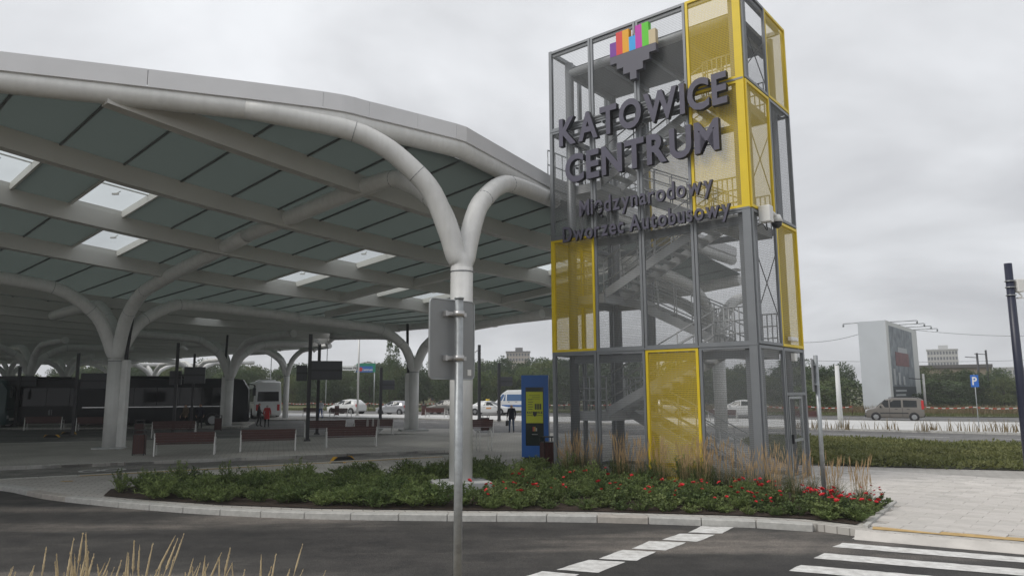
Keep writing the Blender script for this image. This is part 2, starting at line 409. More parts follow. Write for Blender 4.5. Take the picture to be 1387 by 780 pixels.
lane_end = bez([laneS1, laneS1+ld*.7+Vector((.1, .3, 0)), laneN1+ln_*.75-Vector((0, .5, 0)), laneN1], 4)
plat = front + drop + [W(-38, 12), W(-38, 24.5), W(0, 24.5), p1b1, p1b0, p1b0-pb*20, laneN0-ln_*22] + [laneN0] + lane_end[::-1] + [laneS0, laneS0-ld*17]
plat2 = []
for v in plat:
    if not plat2 or (Vector(v).xy-plat2[-1]).length > .02: plat2.append(Vector(v).xy)
bm = BM(); prism(bm, plat2, -.19, 0)
struct(obj('platform', bm, M_pave))
bm = BM(); sheet(bm, [(v.x, v.y, RZ+.008) for v in [laneS0-ld*17, laneS0]+lane_end+[laneN0, laneN0-ln_*22]])
struct(obj('lane', bm, M_lane))

def stone_row(name, line, wd, ht, z1, m, ln=.98, gap=.012, mats=None):
    """individual kerb stones along a polyline, as children of one kerb"""
    root = struct(thing(name, None, None)); d = 0; pts = [Vector(p) for p in line]
    cum = [0]
    for a, b in zip(pts, pts[1:]): cum.append(cum[-1]+(b-a).length)
    def at(x):
        for i in range(len(pts)-1):
            if x <= cum[i+1]: return pts[i].lerp(pts[i+1], (x-cum[i])/max(1e-6, cum[i+1]-cum[i]))
        return pts[-1]
    bm = BM(); box(bm, 0, ln-gap, 0, wd, -ht, 0); me = bpy.data.meshes.new('kerb_stone'); 
    bmesh.ops.bevel(bm, geom=[e for e in bm.edges], offset=.015, segments=1, affect='EDGES')
    bm.to_mesh(me); bm.free(); me.materials.append(m)
    me2 = me.copy(); me2.materials[0] = mats or m
    while d+ln <= cum[-1]:
        p, q = at(d), at(d+ln); o = obj('kerb_stone', me if random.random() < .8 else me2, None, root)
        o.location = (p.x, p.y, z1+random.uniform(-.004, .004)); o.rotation_euler = (0, 0, math.atan2((q-p).y, (q-p).x)); d += ln
    return root
stone_row('kerb', [v-Vector((0, .14, 0)) for v in front[10:]], .26, .2, .006, M_kerb, mats=M_kerb2)
stone_row('kerb', [laneN1, laneN0, laneN0-ln_*8], -.16, .2, .006, M_kerb)
stone_row('kerb', [laneS0-ld*3, laneS0, laneS1]+lane_end[1:], .16, .2, .006, M_kerb)
stone_row('kerb', [p1b0-pb*5, p1b0, p1b1, W(0, 24.5), W(-30, 24.5)], .16, .2, .006, M_kerb)
# ochre tactile strips, sunk blocks
def strip_line(name, a, b, wd, z, m):
    n_ = (b-a).normalized(); sd = Vector((-n_.y, n_.x, 0))*wd/2; bm = BM()
    sheet(bm, [a-sd+Vector((0, 0, z)), b-sd+Vector((0, 0, z)), b+sd+Vector((0, 0, z)), a+sd+Vector((0, 0, z))]); return struct(obj(name, bm, m))
strip_line('tactile_strip', Z(108, 644.5), Z(600, 618.5), .22, .010, M_ochre)
strip_line('tactile_strip', Z(82, 652), Z(99, 651.5), .2, .010, M_ochre)
bm = BM(); nd = Vector((dd.y, -dd.x, 0))
a_, b_ = drop[0]-dd*.25, drop[2]
prism(bm, [(-.02, .004), (.24, RZ+.004), (.24, RZ-.05), (-.02, RZ-.05)], 0, (b_-a_).length, 0, Matrix(((nd.x, 0, dd.x, a_.x), (nd.y, 0, dd.y, a_.y), (0, 1, 0, 0), (0, 0, 0, 1))))
struct(obj('dropped_kerb', bm, M_slab2))
strip_line('tactile_strip', Z(1182, 715), Z(1387, 730)+dd*6, .28, .010, M_ochre)
# islands under the canopy
def island(poly, name='platform'):
    bm = BM(); prism(bm, [p.xy for p in poly], -.19, -.004); struct(obj(name, bm, M_pave))
    stone_row('kerb', poly+[poly[0]], .14, .2, .0, M_kerb)
island([Z(512, 587), Z(650, 588.5), Z(640, 580.5), Z(520, 579.5)])
island([Z(-40, 580), Z(330, 577.5), Z(345, 571), Z(-30, 573.5)])
island([Z(360, 568), Z(415, 567.5), Z(418, 562.5), Z(370, 563)])
# number 8 painted in lane 1
bm = BM(); c8 = Z(135, 637.5, RZ); ex = ld; ey = Vector((-ld.y, ld.x, 0))
for cx, rx, ry in ((-.22, .26, .42), (.3, .30, .48)):
    prev = None
    for k in range(25):
        a = 2*math.pi*k/24; i_ = [c8+ex*(cx+math.cos(a)*r_*rx)*1.3+ey*math.sin(a)*r_*ry for r_ in (.62, 1)]
        v = [bm.verts.new((q.x, q.y, RZ+.018+cx*.004)) for q in i_]
        if prev:
            f = bm.faces.new((prev[0], v[0], v[1], prev[1])); f.normal_update()
            if f.normal.z < 0: f.normal_flip()
        prev = v
struct(obj('lane_number', bm, M_white))
# crossing: zebra bars and the dashed line of blocks
def marking(name, px, z=RZ+.006):
    c0 = [Z(*p, RZ) for p in px]; c = []
    for a, b in zip(c0, c0[1:]+c0[:1]):
        k = max(1, int((b-a).length/.12))
        for i in range(k): c.append(a.lerp(b, i/k)+Vector((random.uniform(-.008, .008), random.uniform(-.012, .012), 0)))
    bm = BM(); sheet(bm, [(v.x, v.y, z) for v in c]); return struct(obj(name, bm, M_white))
zeb = [[(1163, 724), (1154, 729.5)], [(1141, 735), (1128, 740.5)], [(1117, 749), (1103, 756)], [(1085, 765), (1068, 773)], [(1047, 784), (1027, 794)]]
far = [(1500, 751.5), (1500, 757.5)], [(1500, 764), (1500, 771)], [(1500, 780), (1500, 789)], [(1500, 800), (1500, 811)], [(1500, 826), (1500, 840)]
for (a, b), (c, d) in zip(zeb, far): marking('zebra_bar', [a, c, d, b])
for q in ([(950, 712.5), (994, 714), (978, 722.5), (932, 721)], [(921, 722.5), (969, 724), (944, 733.5), (897, 731)], [(880, 732.5), (929, 734.5), (902, 745.5), (856, 743)],
          [(843, 744.5), (889, 747), (862, 759.5), (811, 756.5)], [(797, 758), (847, 761), (810, 775.5), (754, 771.5)], [(735, 773.5), (785, 778), (740, 797), (680, 791)]):
    marking('crossing_block', q)
# patch of brick rubble at the kerb foot
# ------------------------------------------------------------------ slabs of the pavement by the crossing
def slabs():
    root = struct(thing('pavement', None, None)); ang = math.atan2(UX.y, UX.x)
    lo, hi = [], []
    me = []
    for m in (M_slab, M_slab2):
        bm = BM(); box(bm, .003, .597, .003, .297, -.02, .0); x = bpy.data.meshes.new('slab'); bm.to_mesh(x); bm.free(); x.materials.append(m); me.append(x)
    area = [Z(1046, 664).xy, Z(1207, 682).xy, Z(1174, 716.5).xy, Z(1190, 714).xy, Z(1387, 728).xy, (drop[2]+Vector((0, .5, 0))).xy, W(-19, 11).xy, W(-5.7, 11).xy, W(-5.7, 5.1).xy]
    cand = []
    for j in range(-20, 70):
        for i in range(-60, 30):
            t, s = -3.3+i*.6+(.3 if j % 2 else 0), -4.5+j*.3
            p = W(t+.3, s+.15)
            if not inside(p, area): continue
            d_ = (p.xy-O.xy).length; cand.append((d_, t, s))
    cand.sort(); bm = BM(); M_ = Matrix.Rotation(ang, 4, 'Z')
    for k, (d_, t, s) in enumerate(cand):
        b = W(t, s); zz = .018+random.uniform(-.003, .003)
        if k < 290:
            o = obj('slab', random.choice(me), None, root); o.location = (b.x, b.y, zz); o.rotation_euler = (0, 0, ang); o.scale = (1, -1, 1)
        else:
            box(bm, .003, .597, -.297, -.003, -.02, .0, random.choice((0, 1)), Matrix.Translation((b.x, b.y, zz)) @ M_)
    o = obj('paving_field', bm, [M_slab, M_slab2], root); o['kind'] = 'stuff'
slabs()

# ------------------------------------------------------------------ the canopy
def zb(t, s):                                          # underside of its beams
    t_ = min(t, 22.5); s_ = max(-14, min(s, 13))
    return -.1*max(0, s-13)*(1-sm((t-14)/10))+8.592-.099*t_-.0697*s_+.00286*s_*s_+.00085*t_*s_+.0008*t_*t_
canopy = thing('bus_station_canopy', 'huge curved grey glass and steel canopy roof over the bus platforms', 'canopy')
TB = [4.2, 8.35, 12.6, 17.3]+[22.1+4.5*i for i in range(1, 20)]
def s_front(t): return max(-30, -1.683*t-.05)
def s_back(t): return 20.2 if t < 34 else (20.2+min(1, (t-34)/12)*7)
def beam_mesh(t, s0, s1, wd=.34, dp=.55):
    bm = BM(); n = max(2, int((s1-s0)/2.2)); prev = None
    for i in range(n+1):
        s = s0+(s1-s0)*i/n; z = zb(t, s)
        v = [bm.verts.new(W(t+a, s, z+b)) for a, b in ((-wd/2, 0), (wd/2, 0), (wd/2, dp), (-wd/2, dp))]
        if prev:
            for k in range(4): bm.faces.new((prev[k], prev[(k+1) % 4], v[(k+1) % 4], v[k]))
        prev = v
    bmesh.ops.holes_fill(bm, edges=[e for e in bm.edges if e.is_boundary]); bmesh.ops.recalc_face_normals(bm, faces=bm.faces[:]); return bm
for t in TB: obj('beam', beam_mesh(t, s_front(t), s_back(t)-.1), M_beam, canopy)
# cross purlins between the beams
rows = [1.3]+TB
SKY = {(2, -5.2), (2, -8.4), (3, -3.6), (2, 4.4), (3, 4.4), (3, 9.2), (1, 12.4), (3, 12.4), (5, 7.6), (6, -3.6)}
sky_cells = set(SKY); npan = 0
rest = BM(); restn = 0
def gp(t, s, dz=0):
    return W(t, s, zb(t, s)+.52+dz)
for i in range(len(rows)-1):
    ta, tb = rows[i]+.05, rows[i+1]-.05
    k0 = -22; s = -5.2-1.6*16
    while s < s_back((ta+tb)/2)-.2:
        s0_, s1_ = s+.003, min(s+1.597, s_back((ta+tb)/2)-.15)
        corners = []
        sf_a, sf_b = s_front(ta) if ta > .2 else 0, s_front(tb)
        poly = [(ta, s0_), (tb, s0_), (tb, s1_), (ta, s1_)]
        # clip at the slanting front edge
        def clip(P):
            out_ = []
            f = lambda q: q[1]-(-1.683*q[0]+.45)
            for a, b in zip(P, P[1:]+P[:1]):
                fa, fb = f(a), f(b)
                if fa >= 0: out_.append(a)
                if (fa >= 0) != (fb >= 0):
                    k = fa/(fa-fb); out_.append((a[0]+(b[0]-a[0])*k, a[1]+(b[1]-a[1])*k))
            return out_
        poly = clip(poly)
        isky = any(i == a and abs(s-b) < .3 for a, b in sky_cells) and len(poly) == 4
        if len(poly) >= 3:
            if isky:
                fr = BM()
                for (a, b) in zip(poly, poly[1:]+poly[:1]): bar(fr, gp(*a, .03), gp(*b, .03), .07, .16)
                for (a, b) in zip(poly, poly[1:]+poly[:1]): bar(fr, gp(*a, .14), gp(*b, .14), .05, .12)
                mid = ((poly[0][0]+poly[1][0])/2)
                bar(fr, gp(mid, poly[0][1], .19), gp(mid, poly[2][1], .19), .03, .04)
                fo = obj('skylight_frame', fr, M_beam, canopy)
                b2 = BM(); f = b2.faces.new([b2.verts.new(gp(a, b, .21)) for a, b in poly]); obj('skylight_pane', b2, M_skyl, fo)
                b3 = BM(); q = gp(mid+.5, (poly[0][1]+poly[2][1])/2, .14); box(b3, q.x-.1, q.x+.1, q.y-.03, q.y+.03, q.z-.02, q.z+.03); tube(b3, [q, q+Vector((.1, .1, .12))], .02, 6)
                obj('vent_motor', b3, M_beam, fo)
            else:
                tgt = BM() if npan < 285 and i < 8 and s > -14 else rest
                lo = [tgt.verts.new(gp(a, b)) for a, b in poly]; hi = [tgt.verts.new(gp(a, b, .05)) for a, b in poly]; n = len(poly)
                tgt.faces.new(lo); tgt.faces.new(hi[::-1])
                for k in range(n): tgt.faces.new((lo[k], lo[(k+1) % n], hi[(k+1) % n], hi[k]))
                if tgt is not rest: obj('glass_panel', tgt, M_glassroof, canopy); npan += 1
            # glazing bar along the joint
            tc_ = max(ta, (.45-s)/1.683)
            if i < 9 and s > -16 and tb-tc_ > .3:
                b4 = BM(); bar(b4, gp(tc_, s, -.012), gp(tb, s, -.012), .055, .06); obj('glazing_bar', b4, M_bar, canopy)
        s += 1.6
o = obj('far_glazing', rest, M_glassroof, canopy); o['kind'] = 'stuff'
# short cross beams
for t0_, t1_, s_ in ((8.35, 12.6, -9.0), (12.6, 17.3, 8.6), (8.35, 12.6, 9.3), (.8, 4.2, 10.0), (4.2, 8.35, 14.3), (12.6, 17.3, 14.6), (17.3, 22.1, 11.0), (8.35, 12.6, 15.4)):
    bm = BM(); bar(bm, W(t0_+.1, s_, zb(t0_, s_)+.22), W(t1_-.1, s_, zb(t1_, s_)+.22), .26, .34); obj('cross_beam', bm, M_beam, canopy)
# edge tube, rounding the corner behind the column, and its fascia
ez = lambda t, s: 9.07
EDGE = [A+E1*k for k in (34, 26, 19, 14, 10.3, 7.4, 5.2)]
fas = [Z(440, 125.5, 9.64), Z(500, 138.5, 9.62), Z(566, 155, 9.59), Z(618, 168.5, 9.57), Z(632, 173, 9.565), Z(644, 180, 9.56), Z(690, 206.5, 9.53), Z(748, 240, 9.5)]
cin = Vector((-9, 27, 0)); tub = []
for i_, q in enumerate(fas):
    d_ = (fas[min(i_+1, len(fas)-1)]-fas[max(i_-1, 0)]); n_ = Vector((d_.y, -d_.x, 0)).normalized(); n_ = n_ if n_.dot(cin-q) > 0 else -n_
    tub.append(q+n_*.26-Vector((0, 0, .56)))
edge3 = bez([Vector((p.x, p.y, 9.09)) for p in EDGE[:6]]+tub[:4], 4)
edge3 += [q for q in tub[4:]]
lt, ls = ts(tub[-1])
edge3 += [W(max(1.45, lt), s, 8.94-.02*(s-ls)) for s in (ls+1.5, ls+4, ls+7, ls+10, 20.2)]
edge3 = [q for k_, q in enumerate(edge3) if k_ == 0 or (q-edge3[k_-1]).length > .05]
bm = BM(); tube(bm, edge3, .25, 16); obj('edge_tube', bm, M_steel, canopy)
back = [W(t, s_back(t), zb(t, s_back(t))+.3) for t in (1.45, 6, 12, 18, 24, 30, 34, 38, 42, 46, 54, 62, 72, 84, 96, 107.6)]
bm = BM(); tube(bm, back, .25, 12); obj('edge_tube', bm, M_steel, canopy)
def fascia_run(line, side, n_per, lo=.16, hi=.58, off=.26, skip=None):
    pts = [Vector(p) for p in line]; outl = []
    for i, p in enumerate(pts):
        d = (pts[min(i+1, len(pts)-1)]-pts[max(i-1, 0)]); nn = Vector((d.y, -d.x, 0)).normalized()*side; outl.append(p+nn*off)
    i = 0
    while i < len(outl)-1:
        j = min(i+n_per, len(outl)-1); bm = BM()
        for k in range(i, j):
            a, b = outl[k].copy(), outl[k+1].copy()
            if k == i: a = a.lerp(b, .012)
            din = (pts[k]-outl[k]).normalized()*1.0
            va = [bm.verts.new(a+Vector((0, 0, lo))), bm.verts.new(b+Vector((0, 0, lo))), bm.verts.new(b+Vector((0, 0, hi))), bm.verts.new(a+Vector((0, 0, hi)))]
            bm.faces.new(va)
            c = [bm.verts.new(a+Vector((0, 0, hi))), bm.verts.new(b+Vector((0, 0, hi))), bm.verts.new(b+din+Vector((0, 0, hi+.02))), bm.verts.new(a+din+Vector((0, 0, hi+.02)))]
            bm.faces.new(c)
            c = [bm.verts.new(a+Vector((0, 0, lo))), bm.verts.new(b+Vector((0, 0, lo))), bm.verts.new(b+din*.28+Vector((0, 0, lo-.02))), bm.verts.new(a+din*.28+Vector((0, 0, lo-.02)))]
            bm.faces.new(c)
        obj('fascia_panel', bm, M_fascia, canopy); i = j
fascia_run(edge3, 1, 4)
fascia_run(back, -1, 2)
# roof railing by the tower
bm = BM()
for k in range(4):
    p = W(1.6, 5.6+k*.4, 9.35); tube(bm, [p, p+Vector((0, 0, 1.05))], .022, 6)
for h in (.55, 1.05): tube(bm, [W(1.6, 5.6, 9.35+h), W(1.6, 6.8, 9.35+h)], .022, 6)
obj('roof_railing', bm, M_galv, canopy)

# ------------------------------------------------------------------ branching columns
def branch(bm_, base, e, zn, zt, reach, ztend, r0=.27, r1=.25):
    prof = [(0, -.15), (.0, .05), (.05, .12), (.11, .28), (.25, .56), (.43, .73), (.68, .885), (1, .975)]
    pts = [Vector((base.x+e.x*a*3.1, base.y+e.y*a*3.1, zn+(zt-zn)*b)) for a, b in prof]
    k = 3.1
    if reach > k:
        n = max(1, int((reach-k)/2.5))
        for i in range(1, n+1):
            q = k+(reach-k)*i/n; pts.append(Vector((base.x+e.x*q, base.y+e.y*q, zt+(ztend-zt)*(i/n))))
    pts = bez(pts, 4); n = len(pts)
    tube(bm_, pts, [r0+(r1-r0)*i/(n-1) for i in range(n)], 16)
    return [(pts[i], (pts[i+1]-pts[i-1]).normalized(), r0+(r1-r0)*i/(n-1)) for i in (19, min(n-3, 27))]
def column(label, base, zn, arms, drain=None, block=(.62, .2), box_=None, r=.28, ground=0):
    b = Vector(base)
    root = thing('branching_column', label, 'column', (0, 0, 0), 0, 'branching steel columns under the canopy')
    bm = BM(); cyl(bm, b.x, b.y, ground, zn+.1, r, 24); obj('shaft', bm, M_steel, root)
    for e, zt, reach, ztend in arms:
        bm = BM(); seams = branch(bm, b, Vector(e).normalized(), zn, zt, reach, ztend, r-.01, r-.035); bo_ = obj('branch', bm, M_steel, root)
        for q, d_, rr_ in seams:
            bm = BM(); tube(bm, [q-d_*.008, q+d_*.008], rr_+.004, 16); obj('weld_seam', bm, M_grey, bo_)
    bm = BM(); cyl(bm, b.x, b.y, zn-.02, zn+.01, r+.006, 24); obj('joint_ring', bm, M_grey, root)
    bm = BM(); a_ = block[0]; M_ = Matrix.Translation((b.x, b.y, 0)) @ Matrix.Rotation(math.atan2(E1.y, E1.x), 4, 'Z')
    box(bm, -a_, a_, -a_*.8, a_*.8, ground-.1, ground+block[1], 0, M_); bevel(obj('base_block', bm, M_conc, root), .02)
    if box_:
        bx_, h = box_; c = b+Vector((bx_, .12)); bm = BM(); box(bm, c.x-.16, c.x+.16, c.y-.16, c.y+.16, ground, h); bevel(obj('service_box', bm, M_steel, root), .03)
        if drain:
            bm = BM(); tube(bm, bez([(c.x, c.y, h-.05), (c.x, c.y, h+.5), (c.x+drain*.1, c.y+.1, h+1.3), (c.x+drain*.2, c.y+.3, drain_top(b))], 5), .09, 8); obj('drainpipe', bm, M_black, root)
    return root
def drain_top(b): t, s = ts(b); return zb(t, s)+.2
Bc, Cc, Fc = Vector((-17.89, 32.51)), Vector((-6.25, 46.04)), Vector((9.9, 34.6))
Dc, Ec = Vector((-21.34, 54.63)), Vector((-21.9, 70.2))
column('thick branching column rising from the flower bed behind the road sign post', A, 5.4, [(E1, 8.95, 5.3, 9.09), (VX+UX*.27, 8.55, 6.2, 8.74), (UX, 8.5, 11, 7.95)], block=(.66, .27), r=.285)
zB = lambda t, s: zb(t, s)+.22
column('four-armed branching column beside the long bench and litter bin on the near platform', Bc, 3.85, [(-UX, 6.95, 11.2, 7.95), (VX, 6.75, 9.2, 6.5), (-VX, 7.05, 14, 7.6), (UX, 6.7, 9, 6.55)], drain=.3, box_=(.42, 3.9), block=(.62, .06), r=.3)
column('branching column with black drainpipe on the small island near the silver hatchback', Cc, 3.65, [(-VX, 6.3, 9.2, 6.5), (-UX, 6.15, 10.5, 6.6), (UX, 6.2, 9, 6.4), (VX, 6.15, 4, 6.4)], drain=-.6, box_=(-.42, 3.6), block=(.85, .1), r=.3)
column('branching column at the front end of the dark parked coach', Dc, 3.4, [(-VX, 6.4, 8, 6.5), (-UX, 6.3, 8.5, 6.4), (UX, 6.3, 8, 6.4), (VX, 6.3, 7, 6.4)], drain=-.3, box_=(-.44, 3.6), block=(.9, .12), r=.3, ground=-.12)
column('slender branching column at the back edge of the canopy near the white coach', Ec, 4.0, [(-UX, 6.5, 7, 6.6), (UX, 6.5, 8, 6.5), (-VX, 6.5, 8, 6.5)], block=(.7, .1), r=.27, ground=-.1)
column('branching column standing behind the stair tower', Fc, 4.4, [(UX, 7.2, 9.5, 7.4), (-VX, 7.3, 9, 7.8), (VX, 7.2, 3, 7.4)], block=(.7, .15), r=.3)
for px, y, lab in ((37, 60, 'dark branching column behind the low bus at the station end'), (86, 84, 'branching column showing above the roofs of the dark coaches'), (262, 92, 'branching column behind the dark coach and its display board'), (8, 88, 'branching column beyond the teal bus'), (150, 98, 'farthest branching column before the pale buildings'), (205, 100, 'branching column in front of the brick hall')):
    p = YD(px, 540, y)
    column(lab, (p.x, p.y), 3.9, [(d, 6.4, 8, 6.45) for d in (UX, -UX, VX, -VX)], block=(.7, .12), r=.3, ground=-.12)

# ------------------------------------------------------------------ stair tower
TYAW = -.6904; TW, TD, TH, TT = 6.465, 3.466, 3.566, 2.762
LV = [0, TH, 2*TH, 3*TH, 3*TH+TT]
tower = thing('stair_tower', 'tall grey steel stair tower clad in metal mesh with yellow panels', 'tower', (6.2518, 18.2699, 0), math.pi+TYAW)
# local frame: +x to the left along the front, -y inward (away from camera)
def tl(x, y, z): return Vector((x, -y, z))
CW, DW = TW/4, TD/2
YELF = {(1, 3), (0, 1), (0, 2), (2, 0)}               # not used directly: (level, column from right)
yel_front = {(3, 0), (2, 0), (1, 3), (0, 1)}
yel_side = {(3, 1), (2, 0), (1, 1)}
def post(x, y, z0, z1, wx, wy, m, name='post'):
    bm = BM(); box(bm, x-wx/2, x+wx/2, -y-wy/2, -y+wy/2, z0, z1); return obj(name, bm, m, tower)
def panel(face, lev, c, yellow, side=None):
    z0, z1 = LV[lev]+.02, LV[lev+1]-.02
    if face in ('front', 'back'):
        a, b = c*CW+.012, (c+1)*CW-.012; y = 0 if face == 'front' else TD
        P = lambda q, z: tl(q, y, z); nrm = Vector((0, 1, 0))
    else:
        a, b = c*DW+.012, (c+1)*DW-.012; x = 0 if face == 'right' else TW
        P = lambda q, z: tl(x, q, z); nrm = Vector((1, 0, 0))
    fm = M_yel if yellow else M_grey; fwid = .075
    bm = BM(); h = fwid/2
    wide_l = .2 if face == 'front' and c == 0 and yellow else fwid
    segs = [((a+h, z0), (a+h, z1), fwid), ((b-h, z0), (b-h, z1), fwid), ((a+fwid, z0+h), (b-fwid, z0+h), fwid), ((a+fwid, z1-h), (b-fwid, z1-h), fwid)]
    for (q, z), (q2, z2), wd in segs: bar(bm, P(q, z), P(q2, z2), wd if q == q2 else .07, .07 if q == q2 else wd, up=nrm if q == q2 else Vector((0, 0, 1)))
    fo = obj('panel_frame', bm, fm, tower)
    bm = BM(); f = bm.faces.new([bm.verts.new(P(q, z)) for q, z in ((a+fwid, z0+fwid), (b-fwid, z0+fwid), (b-fwid, z1-fwid), (a+fwid, z1-fwid))])
    # own axes so that the lattice runs along the panel
    me = bpy.data.meshes.new('mesh_infill')
    o_ = P(a, 0); d_ = (P(b, 0)-P(a, 0)).normalized(); ang = math.atan2(d_.y, d_.x)
    loc = Vector((o_.x, o_.y, 0)); M_ = Matrix.Translation(loc) @ Matrix.Rotation(ang, 4, 'Z'); bm.transform(M_.inverted()); bm.to_mesh(me); bm.free()
    io = obj('mesh_infill', me, MM_yel if yellow else MM_grey, fo); io.location = loc; io.rotation_euler = (0, 0, ang)
for lev in range(4):
    for c in range(4):
        panel('front', lev, c, (lev, c) in yel_front); panel('back', lev, c, lev == 2 and c == 2)
    for c in range(2):
        if not (lev == 0 and c == 1): panel('right', lev, c, (lev, c) in yel_side)
        panel('left', lev, c, lev == 1 and c == 0)
# broad corner posts: grey below, yellow above
for z0, z1, m in ((0, 2*TH, M_grey), (2*TH, LV[4], M_yel)):
    post(.115, .02, z0+.002, z1-.002, .215, .13, m, 'corner_post')
post(.25, .36, 0, LV[4]-.1, .36, .36, M_grey, 'main_column')
for x, y in ((TW-.5, .42), (TW-.5, TD-.4), (.35, TD-.4), (4.75, TD-.42)):
    bm = BM(); cyl(bm, x, -y, 0, LV[4]-.4, .14, 14); obj('main_column', bm, M_grey, tower)
post(TW-.055, .015, 0, TH, .11, .11, M_grey, 'corner_post'); post(TW-.055, .015, TH, 2*TH, .115, .115, M_yel, 'corner_post'); post(TW-.055, .015, 2*TH, LV[4], .11, .11, M_grey, 'corner_post')
post(.03, TD-.03, 0, TH, .1, .1, M_grey, 'corner_post'); post(.03, TD-.03, TH, 2*TH, .105, .105, M_yel, 'corner_post'); post(.03, TD-.03, 2*TH, 3*TH, .1, .1, M_grey, 'corner_post'); post(.03, TD-.03, 3*TH, LV[4], .105, .105, M_yel, 'corner_post')
for lev in range(5):                                   # floor rings
    z = LV[lev]; bm = BM()
    zz = z if lev < 4 else z-.1
    for p, q in (((.2, .12), (TW-.1, .12)), ((.2, TD-.12), (TW-.1, TD-.12)), ((.12, .2), (.12, TD-.2)), ((TW-.12, .2), (TW-.12, TD-.2))):
        bar(bm, tl(*p, max(.06, zz)), tl(*q, max(.06, zz)), .1, .12)
    obj('ring_beam', bm, M_grey, tower)
    if 0 < lev < 4:
        bm = BM(); bar(bm, tl(.4, .4, z-.22), tl(TW-.5, .4, z-.22), .16, .22); obj('spandrel_beam', bm, M_grey, tower)
# roof slab, its ribs
bm = BM(); box(bm, .3, TW-.35, -TD+.2, -.42, 12.78, 12.9); obj('roof_slab', bm, M_dark if False else mat('roof_deck', (.075, .08, .085), .5), tower)
for k in range(5):
    bm = BM(); box(bm, .5+k*1.35, .62+k*1.35, -TD+.25, -.45, 12.6, 12.78); obj('roof_rib', bm, M_grey, tower)
bm = BM(); tube(bm, [tl(.3, .42, 12.72), tl(TW-.4, .42, 12.72)], .13, 12); obj('roof_beam', bm, M_greyin, tower)
bm = BM(); bar(bm, tl(.1, .03, LV[4]-.16), tl(TW-.08, .03, LV[4]-.16), .05, .09); obj('top_rail', bm, M_grey, tower)
# stairs
half = TH/2; XR, XL = 1.35, 4.95
bt = BM(); box(bt, 0, .27, 0, 1.05, -.04, 0); tread_me = bpy.data.meshes.new('tread'); bt.to_mesh(tread_me); bt.free(); tread_me.materials.append(M_greyin)
def rail(pts, lane_y, h=1.05):
    bm = BM()
    for hh in (h, h*.66, h*.33): tube(bm, [tl(x, lane_y, z+hh) for x, z in pts], .021, 6)
    n = 6
    for i in range(n+1):
        k = i/n*(len(pts)-1); j = min(int(k), len(pts)-2); f = k-j
        x = pts[j][0]+(pts[j+1][0]-pts[j][0])*f; z = pts[j][1]+(pts[j+1][1]-pts[j][1])*f
        tube(bm, [tl(x, lane_y, z-.05), tl(x, lane_y, z+h)], .018, 6)
    obj('handrail', bm, M_greyin, tower)
for fl in range(6):
    z0, z1 = fl*half, (fl+1)*half
    if fl % 2 == 0: xa, xb, ya, yb = XR, XL, 1.85, 2.9       # up to the left, rear lane
    else: xa, xb, ya, yb = XL, XR, .62, 1.67                  # up to the right, front lane
    for y in (ya, yb):
        bm = BM(); bar(bm, tl(xa, y, z0-.02), tl(xb, y, z1-.02), .045, .26); obj('stringer', bm, M_greyin, tower)
        rail([(xa, z0), (xb, z1)], y)
    n = 10
    for i in range(1, n):
        x = xa+(xb-xa)*i/n; o = obj('tread', tread_me, None, tower); o.location = tl(x-.13, ya+1.05, z0+(z1-z0)*i/n)
    if fl % 2 == 0: lx0, lx1 = XL-.05, TW-.35
    else: lx0, lx1 = .55, XR+.05
    bm = BM(); box(bm, lx0, lx1, -3.0, -.55, z1-.06, z1); obj('landing', bm, M_greyin, tower)
    bm = BM()
    for y in (.55, 3.0): bar(bm, tl(lx0, y, z1-.13), tl(lx1, y, z1-.13), .05, .28)
    for x in (lx0, lx1): bar(bm, tl(x, .58, z1-.13), tl(x, 2.97, z1-.13), .05, .28)
    obj('landing_edge', bm, M_greyin, tower)
    rail([(lx0, z1), (lx1, z1)], .55); rail([(lx0, z1), (lx1, z1)], 3.0)
# cross bracing rods on the right face
for lev in range(1, 4):
    bm = BM(); tube(bm, [tl(.3, .3, LV[lev]+.2), tl(.3, TD-.4, LV[lev+1]-.2)], .015, 6); tube(bm, [tl(.3, TD-.4, LV[lev]+.2), tl(.3, .3, LV[lev+1]-.2)], .015, 6); obj('bracing_rod', bm, M_black, tower)
# door bay on the right face
a, b = DW+.02, TD-.08
bm = BM()
for q in (a+.04, b-.04, a+.16+1.08): bar(bm, tl(0, q, 0), tl(0, q, 2.28 if q == a+.16+1.08 else TH-.03), .07, .075, up=Vector((1, 0, 0)))
for z in (2.3, TH-.06): bar(bm, tl(0, a+.08, z), tl(0, b-.08, z), .07, .08)
fo = obj('door_surround', bm, M_grey, tower)
bm = BM(); d0, d1 = a+.1, a+1.16
for q in (d0+.03, d1-.03): bar(bm, tl(-.03, q, .05), tl(-.03, q, 2.22), .05, .06, up=Vector((1, 0, 0)))
for z in (.08, 1.05, 2.2): bar(bm, tl(-.03, d0+.06, z), tl(-.03, d1-.06, z), .05, .07)
do = obj('door', bm, M_galv, tower)
bm = BM(); box(bm, -.12, -.05, -d0-.1, -d0-.04, .98, 1.22); tube(bm, [(-.1, -d0-.07, 1.12), (-.1, -d0-.22, 1.12)], .014, 6); obj('door_handle', bm, M_black, do)
